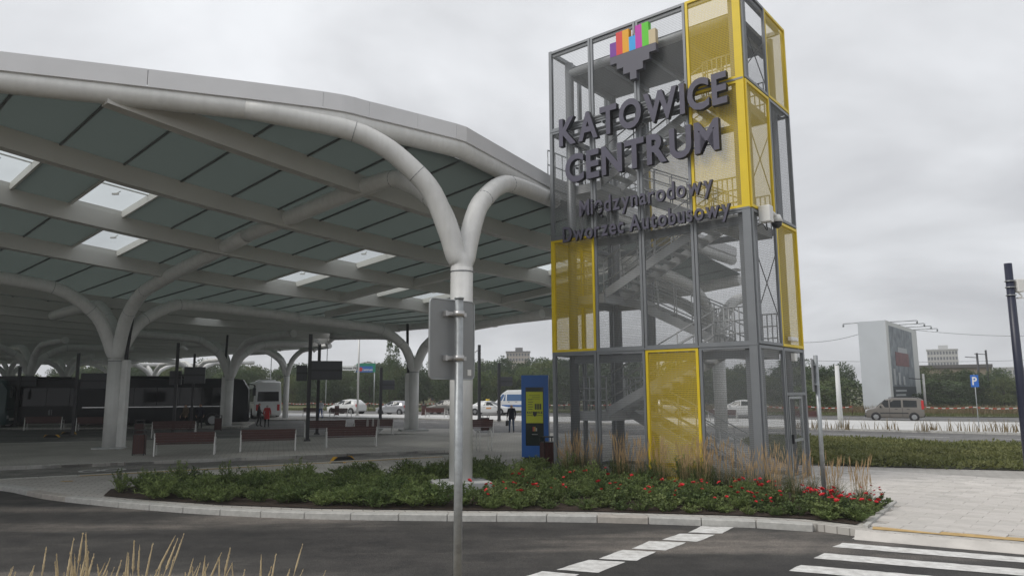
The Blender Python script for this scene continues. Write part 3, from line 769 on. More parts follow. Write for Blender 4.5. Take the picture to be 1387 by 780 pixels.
for q0, q1, z0, z1 in ((d0+.06, d1-.06, .1, 1.02), (d0+.06, d1-.06, 1.09, 2.17), (a+1.28, b-.08, .06, 2.26), (a+.08, b-.08, 2.35, TH-.1)):
    me = bpy.data.meshes.new('mesh_infill'); bm = BM(); bm.faces.new([bm.verts.new((q, 0, z)) for q, z in ((q0, z0), (q1, z0), (q1, z1), (q0, z1))]); bm.to_mesh(me); bm.free()
    io = obj('mesh_infill', me, MM_grey, do if z1 < 2.2 else fo); io.rotation_euler = (0, 0, -math.pi/2); io.location = (-.03 if z1 < 2.2 else 0, 0, 0)
# junction box, emergency lamp on the right face
bm = BM(); box(bm, -.12, -.01, -2.55, -2.35, 3.2, 3.42); bevel(obj('junction_box', bm, mat('white_plastic', (.72, .72, .70), .4), tower), .01)
bm = BM(); box(bm, -.16, -.05, -2.6, -2.05, 3.75, 3.86); bevel(obj('lamp_housing', bm, MATS['white_plastic'], tower), .02)
# top cladding seam lines: paired rails at every level on the front
for lev in (1, 2, 3):
    bm = BM(); bar(bm, tl(.02, -.045, LV[lev]), tl(TW-.02, -.045, LV[lev]), .02, .05); obj('joint_rail', bm, M_grey, tower)

# CCTV camera on the corner
cc = thing('security_camera', 'white dome security camera with housing on the corner of the stair tower', 'camera', tower.location, tower.rotation_euler.z)
WP = MATS['white_plastic']
bm = BM(); box(bm, -.36, -.05, -.62, -.36, 6.78, 7.22); bevel(obj('housing', bm, WP, cc), .02)
bm = BM(); tube(bm, [(-.3, -.6, 7.08), (-.3, -.98, 7.02)], .05, 10); obj('arm', bm, WP, cc)
bm = BM(); cyl(bm, -.3, -1.0, 6.86, 7.06, .17, 16, .1); obj('hood', bm, WP, cc)
bm = BM(); tube(bm, [(-.3, -1.0, 6.87), (-.3, -1.0, 6.76), (-.3, -1.0, 6.7)], [.145, .12, .05], 16); obj('dome', bm, M_dark, cc)
bm = BM(); tube(bm, bez([(-.2, -.5, 6.8), (-.2, -.55, 6.6), (-.15, -.6, 6.62), (-.1, -.5, 6.75), (0, -.4, 6.7)], 4), .012, 6); obj('cable', bm, M_black, cc)

# ------------------------------------------------------------------ lettering on the tower
def glyph(ch, size, bold, depth):
    cu = bpy.data.curves.new('g', 'FONT'); cu.body = ch; cu.size = size; cu.extrude = depth/2; cu.offset = bold; cu.resolution_u = 4
    o = bpy.data.objects.new('g', cu); COL.objects.link(o); dg = bpy.context.evaluated_depsgraph_get()
    me = bpy.data.meshes.new_from_object(o.evaluated_get(dg)); bpy.data.objects.remove(o); bpy.data.curves.remove(cu); return me
def lettering(text, d0, d1, base, cap, bold, depth, label, off, track=.12, low=False):
    root = thing('lettering_sign', label, 'sign', tower.location, tower.rotation_euler.z, 'lettering on the stair tower')
    gs = []; x = 0; ref = None
    for ch in text:
        if ch == ' ': x += .36*cap; continue
        me = glyph(ch, cap*1.38, bold*cap, depth); xs = [v.co.x for v in me.vertices]
        mn, mx = min(xs), max(xs); gs.append((me, x-mn, ch)); x += (mx-mn)+track*cap
    tot = x-track*cap; k = (d0-d1)/tot
    capm = glyph('E', cap*1.38, bold*cap, depth); ch_ = max(v.co.y for v in capm.vertices)-min(v.co.y for v in capm.vertices); kz = cap/ch_
    for me, gx, ch in gs:
        for v in me.vertices:
            X, Y, D = v.co; v.co = (d0-(gx+X)*k, off+D, base+Y*kz)
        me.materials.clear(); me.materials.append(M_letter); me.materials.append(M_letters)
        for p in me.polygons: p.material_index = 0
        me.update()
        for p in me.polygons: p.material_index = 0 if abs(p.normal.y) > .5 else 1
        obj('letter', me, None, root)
    bm = BM()
    for z in ((base+cap*.25, base+cap*.8) if cap > .6 else ()):
        bar(bm, (d1+.05, off-depth/2-.04, z), (d0-.05, off-depth/2-.04, z), .03, .035)
    n = 5
    for i in range(n):
        x = d1+.3+(d0-d1-.6)*i/(n-1); bar(bm, (x, .02, base+cap*.52), (x, off-.03, base+cap*.52), .05, .05)
    obj('mounting_rail', bm, M_grey, root)
    return root
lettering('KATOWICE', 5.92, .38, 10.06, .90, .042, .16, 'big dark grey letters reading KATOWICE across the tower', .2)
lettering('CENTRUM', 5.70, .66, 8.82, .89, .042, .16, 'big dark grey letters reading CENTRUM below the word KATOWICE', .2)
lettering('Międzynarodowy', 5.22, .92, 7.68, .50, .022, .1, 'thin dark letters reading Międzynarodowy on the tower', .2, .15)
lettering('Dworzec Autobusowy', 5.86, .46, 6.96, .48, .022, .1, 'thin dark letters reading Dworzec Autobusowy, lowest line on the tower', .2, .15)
logo = thing('heart_emblem', 'stepped heart emblem with coloured bars above a grey point', 'emblem', tower.location, tower.rotation_euler.z)
cols = [((.18, .03, .32), 12.84), ((.68, .04, .035), 13.12), ((.80, .38, .0), 13.12), ((.02, .36, .80), 12.84), ((.52, .02, .38), 13.12), ((.10, .58, .01), 13.12), ((.58, .48, .30), 12.84)]
wl = 1.54/7
for i, (c, zt) in enumerate(cols):
    x1 = 3.97-i*wl; bm = BM(); box(bm, x1-wl, x1, .12, .28, 12.40, zt); obj('colour_bar', bm, mat('bar%d' % i, c, .45), logo)
pts = [(3.97, 12.395), (3.97, 12.16)]
steps = [(3.97-wl, 12.16), (3.97-wl, 11.96), (3.97-2*wl, 11.96), (3.97-2*wl, 11.74), (3.97-3*wl, 11.74), (3.97-3*wl, 11.50), (3.97-4*wl, 11.50), (3.97-4*wl, 11.74), (3.97-5*wl, 11.74), (3.97-5*wl, 11.96), (3.97-6*wl, 11.96), (3.97-6*wl, 12.16), (3.97-7*wl, 12.16), (3.97-7*wl, 12.395)]
bm = BM(); prism(bm, pts+steps, -.28, -.12, 0, Matrix(((1, 0, 0, 0), (0, 0, -1, 0), (0, 1, 0, 0), (0, 0, 0, 1)))); obj('grey_point', bm, mat('emblem_grey', (.10, .098, .125), .45), logo)
bm = BM(); box(bm, 3.17, 3.23, .0, .12, 11.6, 13.0); obj('bracket', bm, M_grey, logo)

# ------------------------------------------------------------------ foreground: bank and road sign
def bank():
    xs = [-40+i*1.0 for i in range(81)]; ys = [-14, -8, -4, -2, 0, 1, 2, 3, 4, 4.5, 5, 5.5, 6, 6.5, 7, 7.5, 8]
    bm = BM(); g = []
    for x in xs:
        row = []
        for y in ys:
            h = .8*(1-sm((y-3.6)/3.6)); h += .05*noise.noise(Vector((x*.8, y*.8, 0))) if y < 7 else 0
            row.append(bm.verts.new((x, y, RZ-.02+(h+.12 if y < 7.4 else 0))))
        g.append(row)
    for i in range(len(xs)-1):
        for j in range(len(ys)-1): bm.faces.new((g[i][j], g[i+1][j], g[i+1][j+1], g[i][j+1])).smooth = True
    struct(obj('bank', bm, M_dry))
bank()
def bank_z(y): return RZ+.1+.8*(1-sm((y-3.6)/3.6))
sg = thing('road_sign', 'grey back of a road sign clamped to a galvanised post by the kerb', 'sign', (0, 0, 0))
pt, pbm = YD(621, 405, 6.0), YD(620, 780, 6.0)
bm = BM(); cyl(bm, pbm.x, 6.0, bank_z(6)-.1, pt.z, .035, 20); po = obj('post', bm, M_galv, sg)
bm = BM(); cyl(bm, pbm.x, 6.0, pt.z, pt.z+.012, .041, 20); obj('post_cap', bm, M_galv, po)
sgz0, sgz1 = YD(600, 513, 6).z, YD(600, 406, 6).z; wid = .47; ang = R(43)
Ms = Matrix.Translation((pbm.x+.005, 6.055, 0)) @ Matrix.Rotation(ang, 4, 'Z')
def rrect(w0, w1, h0, h1, r, n=5):
    o_ = []
    for cx, cy, a0 in ((w1-r, h1-r, 0), (w0+r, h1-r, 90), (w0+r, h0+r, 180), (w1-r, h0+r, 270)):
        for k in range(n+1): a = R(a0+90*k/n); o_.append((cx+r*math.cos(a), cy+r*math.sin(a)))
    return o_
MXZ = Matrix(((1, 0, 0, 0), (0, 0, 1, 0), (0, 1, 0, 0), (0, 0, 0, 1)))
bm = BM(); prism(bm, rrect(-.29, .18, sgz0, sgz1, .035), .035, .055, 0, Ms @ MXZ); so = obj('plate', bm, M_signback, sg)
bm = BM(); rr = [Ms @ Vector((x, .035, z)) for x, z in rrect(-.292, .182, sgz0-.002, sgz1+.002, .036)]; tube(bm, rr+[rr[0]], .006, 6, False); obj('rim', bm, M_galv, so)
for f in (.26, .82):
    z = sgz0+(sgz1-sgz0)*f; bm = BM(); box(bm, -.15, .07, .0, .034, z-.016, z+.016, 0, Ms); box(bm, -.07, -.05, -.02, .0, z-.03, z+.03, 0, Ms); tube(bm, [(pbm.x, 6, z-.022), (pbm.x, 6, z+.022)], .044, 16); box(bm, -.16, -.14, -.012, .034, z-.022, z+.022, 0, Ms); obj('clamp', bm, mat('zinc', (.5, .5, .5), .35, metal=.6), sg)
bm = BM(); box(bm, .11, .15, .033, .0345, sgz0+.03, sgz0+.08, 0, Ms); obj('sticker', bm, MATS['white_plastic'], so)

# slim sign post seen edge on, beside the flower bed
sp_ = Z(1118, 690); sg2 = thing('road_sign', 'thin post at the bed end with a narrow sign seen edge-on', 'sign', (sp_.x, sp_.y, 0))
hz = 2.4+(530-482)/66.8
bm = BM(); cyl(bm, 0, 0, -.1, hz, .045, 14); obj('post', bm, M_galv, sg2)
bm = BM(); M3 = Matrix.Rotation(R(62), 4, 'Z')
box(bm, -.33, .33, .05, .066, hz-.75, hz-.08, 0, M3); obj('plate', bm, M_signback, sg2)
for z in (hz-.2, hz-.6):
    bm = BM(); box(bm, -.12, .12, .0, .05, z-.02, z+.02, 0, M3); obj('clamp', bm, M_galv, sg2)

# ------------------------------------------------------------------ plants
ML_low = leafmat('groundcover_leaf', (.08, .125, .04), (.25, .32, .11), .4, 3)
ML_rose = leafmat('rose_leaf', (.07, .11, .038), (.22, .27, .095), .3, 3)
ML_grass = leafmat('grass_blade', (.05, .075, .022), (.12, .14, .05), .35, 3)
M_plume = mat('seed_plume', (.42, .29, .15), .9, var=.2, vscale=6)
M_plume2 = mat('seed_plume_pale', (.52, .42, .26), .9, var=.2, vscale=6)
M_red = mat('rose_petal', (.62, .018, .028), .5, var=.2, vscale=20)
M_stem = mat('stem', (.05, .06, .02), .8)
def leaf(bm, p, d, up, ln, wd, mi=0):
    sd = d.cross(up); sd = sd.normalized()*wd if sd.length > 1e-4 else Vector((wd, 0, 0))
    v = [bm.verts.new(q) for q in (p, p+d*ln*.45+sd, p+d*ln, p+d*ln*.45-sd)]
    bm.faces.new(v).material_index = mi
def rnd_dir(zlo=-.2, zhi=1.0):
    a = random.uniform(0, 2*math.pi); z = random.uniform(zlo, zhi); r = math.sqrt(max(0, 1-z*z)); return Vector((r*math.cos(a), r*math.sin(a), z))
def shrub_mesh(nst, rad, ht, lsz, mats, arch=.3, lpn=26, feather=False):
    bm = BM()
    for k in range(nst):
        a = random.uniform(0, 6.28); r = rad*math.sqrt(random.random()); h = ht*random.uniform(.45, 1)*(1-.35*(r/rad)**2)
        tip = Vector((math.cos(a)*r*1.1, math.sin(a)*r*1.1, h)); base = Vector((math.cos(a)*r*.25, math.sin(a)*r*.25, 0)); mid = base.lerp(tip, .5)+Vector((0, 0, h*arch*.4))
        pl = bez([base, mid, tip], 4); tube(bm, pl, .004, 3, False)
        for f in bm.faces[-len(pl)*3+3:]: f.material_index = 1
        for j in range(lpn):
            f = .15+.85*j/lpn; i = min(int(f*(len(pl)-1)), len(pl)-2); p = pl[i].lerp(pl[i+1], f*(len(pl)-1)-i)
            d = (rnd_dir(-.3, .7)+(pl[i+1]-pl[i]).normalized()*(.6 if feather else .2)).normalized(); leaf(bm, p, d, rnd_dir(.2, 1), lsz*random.uniform(.6, 1.3), lsz*(.13 if feather else .34))
    me = bpy.data.meshes.new('shrub'); bm.to_mesh(me); bm.free()
    for m in mats: me.materials.append(m)
    return me
low_me = [shrub_mesh(34, .55, random.uniform(.38, .6), .10, [ML_low, M_stem], .5, 34, True) for _ in range(4)]
low_tall = [shrub_mesh(20, .4, .85, .09, [ML_low, M_stem], .3, 34, True) for _ in range(2)]
rose_me = [shrub_mesh(30, .45, .5, .07, [ML_rose, M_stem], .3, 22) for _ in range(3)]
def flower_mesh():
    bm = BM()
    for k in range(13):
        a = k*2.4; t = k/13; d = Vector((math.cos(a), math.sin(a), .3+1.2*(1-t))).normalized(); leaf(bm, Vector((0, 0, 0)), d, Vector((0, 0, 1)), .045*(.6+.5*t), .022)
    me = bpy.data.meshes.new('flower'); bm.to_mesh(me); bm.free(); me.materials.append(M_red); return me
fl_me = flower_mesh()
def blade(bm, base, a, ln, lean, wd, mi=0, n=4):
    prev = None; d = Vector((math.cos(a), math.sin(a), 0)); sd = Vector((-d.y, d.x, 0))
    for i in range(n+1):
        f = i/n; p = base+d*(lean*f*f*ln)+Vector((0, 0, ln*(f-.28*lean*f*f))); w_ = wd*(1-f*.9)
        v = [bm.verts.new(p-sd*w_), bm.verts.new(p+sd*w_)]
        if prev: bm.faces.new((prev[0], prev[1], v[1], v[0])).material_index = mi
        prev = v
def grass_tuft(nb, h, rad=.12, wd=.004, lean=(.3, 1.1)):
    bm = BM()
    for k in range(nb): blade(bm, Vector((random.gauss(0, rad), random.gauss(0, rad), 0)), random.uniform(0, 6.28), h*random.uniform(.5, 1.1), random.uniform(*lean), wd)
    me = bpy.data.meshes.new('leaf_tuft'); bm.to_mesh(me); bm.free(); me.materials.append(ML_grass); return me
def plume_mesh(nb, h, rad=.1, pl=.26, m=None, spread=.25, fat=1):
    bm = BM(); wind = random.uniform(0, .25)
    for k in range(nb):
        a = random.uniform(0, 6.28); b = Vector((random.gauss(0, rad), random.gauss(0, rad), 0)); ln = h*random.uniform(.5, 1.08)
        tip = b+Vector((math.cos(a)*spread*random.random()*ln-wind*.3, math.sin(a)*spread*random.random()*ln, ln)); mid = b.lerp(tip, .55)+Vector((0, 0, .04))
        pp = bez([b, mid, tip], 4); tube(bm, pp, .0028, 3, False)
        d = (pp[-1]-pp[-2]).normalized(); q = pl*random.uniform(.8, 1.2)
        s0 = tip-d*q*.3
        tube(bm, [s0, s0+d*q*.25, s0+d*q*.6, s0+d*q], [.003*fat, .011*fat, .008*fat, .001], 5, False)
        for j in range(14 if fat == 1 else 30):
            f = random.random(); leaf(bm, s0+d*q*f*.95, (d+rnd_dir(-.5, .6)*.4).normalized(), rnd_dir(), .032*(1.1-f*.6)*(.75 if fat < 1 else 1), .004)
    me = bpy.data.meshes.new('seed_head'); bm.to_mesh(me); bm.free(); me.materials.append(m or M_plume); return me
tuft_me = [grass_tuft(190, random.uniform(.75, .95), .14, .005) for _ in range(3)]
plum_me = [plume_mesh(22, 1.15) for _ in range(4)]
tuft_fg = [grass_tuft(70, .45, .1, .0035) for _ in range(2)]
plum_fg = [plume_mesh(14, .70, .15, .2, M_plume2, .42, .6) for _ in range(4)]
def put(name, me, p, label, cat, group, sc=1, parent=None, rz=None):
    o = obj(name, me); o.location = p; o.rotation_euler = (0, 0, random.uniform(0, 6.28) if rz is None else rz); o.scale = (sc,)*3
    return tag(o, label, cat, group)
def grass_clump(p, tuft, plume, label, group, sc=1):
    t = thing('ornamental_grass', label, 'grass clump', p, random.uniform(0, 6.28), group); t.scale = (sc,)*3
    if tuft: obj('leaf_tuft', random.choice(tuft), None, t)
    if plume: obj('seed_head', random.choice(plume), None, t)
    return t
# soil of the flower bed
bedF = [Z(*p) for p in ((140, 672), (210, 678), (300, 684), (430, 689), (620, 691.5), (800, 693), (1000, 698.5), (1090, 703), (1160, 711))]
bedB = [Z(*p) for p in ((1203, 683), (1120, 670), (1040, 662), (900, 646), (755, 634), (700, 638), (640, 636), (560, 642), (420, 648), (300, 652), (200, 657), (150, 663))]
bed_poly = [v.xy for v in bedF+bedB]
bm = BM(); sheet(bm, [Vector((v.x, v.y, .022)) for v in bed_poly]); struct(obj('flower_bed', bm, M_soil))
fl_edge = bez([Z(1172, 715), Z(1212, 681), Z(1120, 667), Z(1045, 660)], 1)
bm = BM()
for a, b in zip(fl_edge, fl_edge[1:]): bar(bm, a+Vector((0, 0, .0)), b+Vector((0, 0, .0)), .08, .1)
struct(obj('bed_edging', bm, M_kerb))
twc, tws = math.cos(math.pi+TYAW), math.sin(math.pi+TYAW)
def in_tower(p, m=.15):
    d = Vector((p.x-6.2518, p.y-18.2699)); x = d.x*twc+d.y*tws; y = -(-d.x*tws+d.y*twc)
    return -m < x < TW+m and -m < y < TD+m
def scatter_px(x0, x1, f0, f1, n, mind):
    """points of the bed: x by pixel column, depth as a fraction from kerb to back edge"""
    o_ = []; tries = 0
    while len(o_) < n and tries < n*40:
        tries += 1; px = random.uniform(x0, x1); f = random.uniform(f0, f1)
        ys = [y for y in range(630, 716) if inside(Z(px, y), bed_poly)]
        if not ys: continue
        y = max(ys)+(min(ys)-max(ys))*f; p = Z(px, y)
        if in_tower(p) or (p.xy-A).length < .75 or ((p.xy-A).length < 1.7 and p.y < A.y and abs(p.x-A.x) < .75): continue
        if all((p-q).length > mind for q in o_): o_.append(p)
    return o_
for p in scatter_px(190, 640, .04, .95, 95, .36): put('ground_shrub', random.choice(low_me), p, 'low feathery dark green shrub in the bed left of the thick column', 'shrub', 'low shrubs along the front bed', random.uniform(.55, 1.0))
for p in scatter_px(135, 300, .1, .9, 12, .5): put('ground_shrub', random.choice(low_tall), p, 'sparse upright green shrub at the pointed end of the bed', 'shrub', 'upright shrubs at the bed end', random.uniform(.45, .75))
for p in scatter_px(200, 1100, .1, .9, 26, .6): put('ground_shrub', random.choice(low_tall), p, 'lanky upright sprig of light green leaves standing out of the bed', 'shrub', 'upright sprigs among the bed shrubs', random.uniform(.55, .95))
for p in scatter_px(645, 1165, .02, .2, 26, .4): put('ground_shrub', random.choice(low_me+rose_me), p, 'small leafy plant spilling over the mulch edge at the kerb', 'shrub', 'small plants at the kerb edge', random.uniform(.35, .6))
for p in scatter_px(640, 760, .35, 1, 20, .4): put('ground_shrub', random.choice(low_me+low_tall), p, 'bushy dark green shrub between the thick column and the blue totem', 'shrub', 'shrubs by the totem', random.uniform(.65, 1.05))
for p in scatter_px(740, 1060, .3, .75, 26, .45): put('ground_shrub', random.choice(low_me), p, 'low green shrub in the bed under the tower grasses', 'shrub', 'shrubs in front of the tower', random.uniform(.6, .85))
for k, p in enumerate(scatter_px(650, 1190, .08, .62, 52, .38)):
    r_ = thing('rose_bush', 'red flowering rose bush behind the front kerb', 'rose', p, random.uniform(0, 6.28), 'rose bushes in the flower bed')
    sc = random.uniform(.6, .95); r_.scale = (sc,)*3
    obj('foliage', random.choice(rose_me), None, r_)
    dens = 10 if Vector(p).x > 4.2 else 3
    for j in range(random.randint(1, dens)):
        a = random.uniform(0, 6.28); rr = .42*math.sqrt(random.random()); f = obj('flower', fl_me, None, r_); f.location = (math.cos(a)*rr, math.sin(a)*rr, random.uniform(.36, .56)); f.rotation_euler = (random.uniform(-.6, .6), random.uniform(-.6, .6), a); f.scale = (random.uniform(1.0, 1.9),)*3
for p in scatter_px(758, 1045, .72, 1.0, 26, .36): grass_clump(p, tuft_me, plum_me, 'tall ornamental grass with tan plumes at the foot of the tower', 'ornamental grasses by the tower', random.uniform(.75, 1.0))
for p in scatter_px(1048, 1190, .45, .98, 8, .35): grass_clump(p, tuft_me, plum_me[:2], 'ornamental grass clump at the paved end of the bed', 'ornamental grasses at the bed end', random.uniform(.6, .9))
for p in scatter_px(380, 640, .8, 1.0, 9, .5): grass_clump(p, tuft_me, None, 'green grass tuft at the back of the shrub bed', 'grass tufts behind the shrubs', random.uniform(.6, .9))
for px, y, sc in ((2, 4.6, .85), (28, 4.7, .8), (60, 4.9, 1.0), (72, 4.6, .75), (112, 4.7, 1.15), (140, 4.8, 1.05), (165, 4.7, 1.1), (185, 4.6, 1.0), (207, 4.8, .9), (230, 4.6, .95), (255, 4.5, .9), (272, 4.4, .8), (315, 4.45, .95), (330, 4.4, .9), (345, 4.3, .82), (372, 4.3, .86), (392, 4.25, .8), (12, 4.8, .9), (85, 4.7, .95), (45, 4.5, .8))+tuple((random.uniform(0, 410), random.uniform(4.2, 4.6), random.uniform(.6, .82)) for _ in range(16)):
    p = YD(px, 800, y); grass_clump(Vector((p.x, y, bank_z(y)-.05)), tuft_fg, plum_fg, 'dry tan grass clump on the bank at the near roadside', 'dry grasses on the bank', sc*.98)
# low hedge planting across the pavement
def groundcover(name, poly, n, h, label):
    bm = BM(); xs = [p[0] for p in poly]; ys = [p[1] for p in poly]; k = 0
    while k < n:
        p = Vector((random.uniform(min(xs), max(xs)), random.uniform(min(ys), max(ys)), 0))
        if not inside(p, poly): continue
        k += 1; hh = h*(.55+.6*noise.noise(p*.35)+.25*random.random()); p.z = gz(p.x, p.y)
        for j in range(9):
            q = p+Vector((random.gauss(0, .14), random.gauss(0, .14), max(.02, hh*random.random()))); leaf(bm, q, rnd_dir(-.1, 1), rnd_dir(), random.uniform(.08, .2), .03)
    o = obj(name, bm, ML_hedge); tag(o, label, 'ground cover', kind='stuff'); return o
ML_hedge = leafmat('hedge_leaf', (.13, .15, .05), (.40, .39, .15), .3, .5)
hp = [W(-3.6, 11.3), W(-11, 14.2), W(-26, 17.5), W(-26, 24.2), W(2, 24.2), W(1.5, 20)]
bm = BM(); sheet(bm, [Vector((v.x, v.y, .03+.0*gz(v.x, v.y))) for v in hp]); struct(obj('planting_bed', bm, mat('hedge_soil', (.05, .055, .025), .95, var=.4)))
groundcover('hedge_planting', [v.xy for v in hp], 9000, .3, 'low green ground cover planting between the paving and the far lane')

# ------------------------------------------------------------------ street furniture
def bench(label, p, rz, group='benches on the platforms', ln=2.2):
    t = thing('bench', label, 'bench', p, rz, group)                 # back towards -y (camera side)
    for k in range(4):
        bm = BM(); box(bm, -ln/2+.05, ln/2-.05, -.28+k*.125, -.17+k*.125, .43, .46); obj('seat_plank', bm, M_wood, t)
    for k in range(4):
        bm = BM(); z = .5+k*.1; y = -.33-(k*.02); box(bm, -ln/2+.03, ln/2-.03, y-.018, y+.018, z, z+.094); obj('back_plank', bm, M_wood, t)
    for s_ in (-1, 1):
        bm = BM(); x = s_*(ln/2-.02)
        bar(bm, (x, -.42, 0), (x, -.33, .86), .05, .05, Vector((1, 0, 0))); bar(bm, (x, .26, 0), (x, .2, .64), .05, .05, Vector((1, 0, 0))); bar(bm, (x, -.4, .64), (x, .22, .64), .05, .04); bar(bm, (x, -.36, .42), (x, .24, .42), .045, .04)
        obj('leg_frame', bm, M_lightframe, t)
    return t
e1a = math.atan2(-E1.y, -E1.x)
for lab, a in (('maroon slatted bench beside the double litter bin', (251, 615.5)), ('maroon slatted bench in front of the person in red', (363, 610)), ('maroon slatted bench right of the display pole', (475, 604.5))):
    bench(lab, Z(*a), e1a)
for lab, a in (('maroon bench behind the bench row near the tall display pole', (440, 591)), ('maroon bench under the big display board, next to the bicycle rack', (505, 589)), ('maroon bench behind the road sign post', (640, 590)), ('maroon bench in front of the dark coach on the second platform', (236, 592)), ('maroon bench behind the four-armed column', (60, 582)), ('maroon bench beside the pole on the dark platform', (130, 583))):
    bench(lab, Z(*a), e1a)
for lab, a in (('maroon bench on the far pavement beside the white car', (462, 565)), ('maroon bench on the far pavement right of the island column', (592, 565)), ('maroon bench on the far pavement by the street lamp', (425, 564)), ('maroon bench on the pavement behind the tower door', (1088, 573)), ('maroon bench on the far pavement seen through the tower', (980, 570))):
    p = G(*a); bench(lab, p, math.atan2(-U2.y, -U2.x))
def bin_(label, p, h=.95, group='litter bins'):
    t = thing('litter_bin', label, 'litter bin', p, e1a, group)
    bm = BM(); box(bm, -.2, .2, -.2, .2, .06, h-.14); obj('liner', bm, M_dark, t)
    for k in range(4):
        for s_ in (-1, 1):
            bm = BM(); x = -.165+k*.11; box(bm, x-.05, x+.05, s_*.2-.015 if s_ < 0 else .2, s_*.2 if s_ < 0 else .215, .05, h-.16); obj('slat', bm, M_wood, t)
            bm = BM(); box(bm, s_*.2-.015 if s_ < 0 else .2, s_*.2 if s_ < 0 else .215, x-.05, x+.05, .05, h-.16); obj('slat', bm, M_wood, t)
    bm = BM()
    for sx in (-1, 1):
        for sy in (-1, 1): bar(bm, (sx*.2, sy*.2, 0), (sx*.2, sy*.2, h), .03, .03, Vector((1, 0, 0)))
    box(bm, -.22, .22, -.22, .22, h, h+.03); obj('frame', bm, M_black, t)
    return t
for lab, a in (('maroon slatted litter bin left of the near bench', (188, 616)), ('maroon litter bin behind the near litter bin', (188, 594)), ('maroon litter bin at the side of the blue totem', (743, 633)), ('maroon litter bin between the two black lamp poles', (657, 583.5)), ('maroon litter bin at the foot of the coach column', (295, 583))):
    bin_(lab, Z(*a))
for lab, a in (('maroon litter bin on the far pavement by the white car', (456, 562.5)), ('maroon litter bin on the far pavement past the island column', (574, 562.5))): bin_(lab, G(*a), 1.15)
# blue information totem
tp = Z(722, 624); tot = thing('information_totem', 'blue information totem with a lime green screen beside the tower', 'totem', (tp.x+.1, tp.y+.2, 0), R(-8))
th = 2.4+(530-508)/38.6
bm = BM(); box(bm, -.47, .47, -.1, .42, .12, th); bevel(obj('casing', bm, M_dark, tot), .015)
bm = BM(); box(bm, -.48, .48, -.14, -.102, .12, th+.005); bevel(obj('front_plate', bm, M_blue, tot), .012)
bm = BM(); box(bm, -.4, .4, -.06, .36, 0, .12); obj('plinth', bm, M_dark, tot)
bm = BM(); box(bm, -.33, .31, -.148, -.1405, .52, th-.42); scr = obj('screen_glass', bm, mat('screen_dark', (.02, .03, .028), .15), tot)
zs0, zs1 = 1.3, th-.58
bm = BM(); box(bm, -.31, .29, -.152, -.1482, zs0, zs1); obj('poster', bm, M_lime, scr)
bm = BM()
for k in range(4): box(bm, .0+k*.062, .045+k*.062, -.155, -.1522, zs1-.62, zs1-.42)
for k in range(5): box(bm, -.24, -.08+.02*(k % 2), -.155, -.1522, zs1-.28-k*.085, zs1-.26-k*.085)
for k in range(3): box(bm, -.2+.1*(k > 0), .18, -.155, -.1522, zs1-.13-k*.06, zs1-.12-k*.06)
obj('poster_print', bm, M_dark, scr)
def flat_text(txt, size, x, y, z, m, parent, bold=.0, rz=0):
    me = glyph(txt, size, bold, .002); xs = [v.co.x for v in me.vertices]; c = (min(xs)+max(xs))/2
    for v in me.vertices: v.co = (x+v.co.x-c, y-v.co.z, z+v.co.y)
    me.materials.clear(); o = obj('print', me, m, parent); return o
flat_text('KATOWICE', .105, 0, -.155, zs1-.76, M_dark, scr, .004); flat_text('DWORZEC GŁÓWNY', .055, 0, -.155, zs1-.84, M_dark, scr, .001)
def shield(z, sc, m, y=-.155):
    bm = BM(); prism(bm, [(-.07*sc, z+.09*sc), (.07*sc, z+.09*sc), (.07*sc, z), (0, z-.09*sc), (-.07*sc, z)], -y-.003, -y, 0, Matrix(((1, 0, 0, 0), (0, 0, -1, 0), (0, 1, 0, 0), (0, 0, 0, 1)))); obj('shield_mark', bm, m, scr)
shield(zs0+.3, 1, M_dark)
for k, c in enumerate(((.45, .08, .06), (.5, .3, .05), (.4, .4, .38))):
    bm = BM(); box(bm, -.08+k*.055, -.035+k*.055, -.152, -.1484, 1.02, 1.17-(.04 if k == 2 else 0)); obj('shield_mark', bm, mat('mk%d' % k, c, .5), scr)
bm = BM(); box(bm, -.11, .1, -.152, -.1484, .9, .915); obj('poster_print', bm, M_conc, scr)

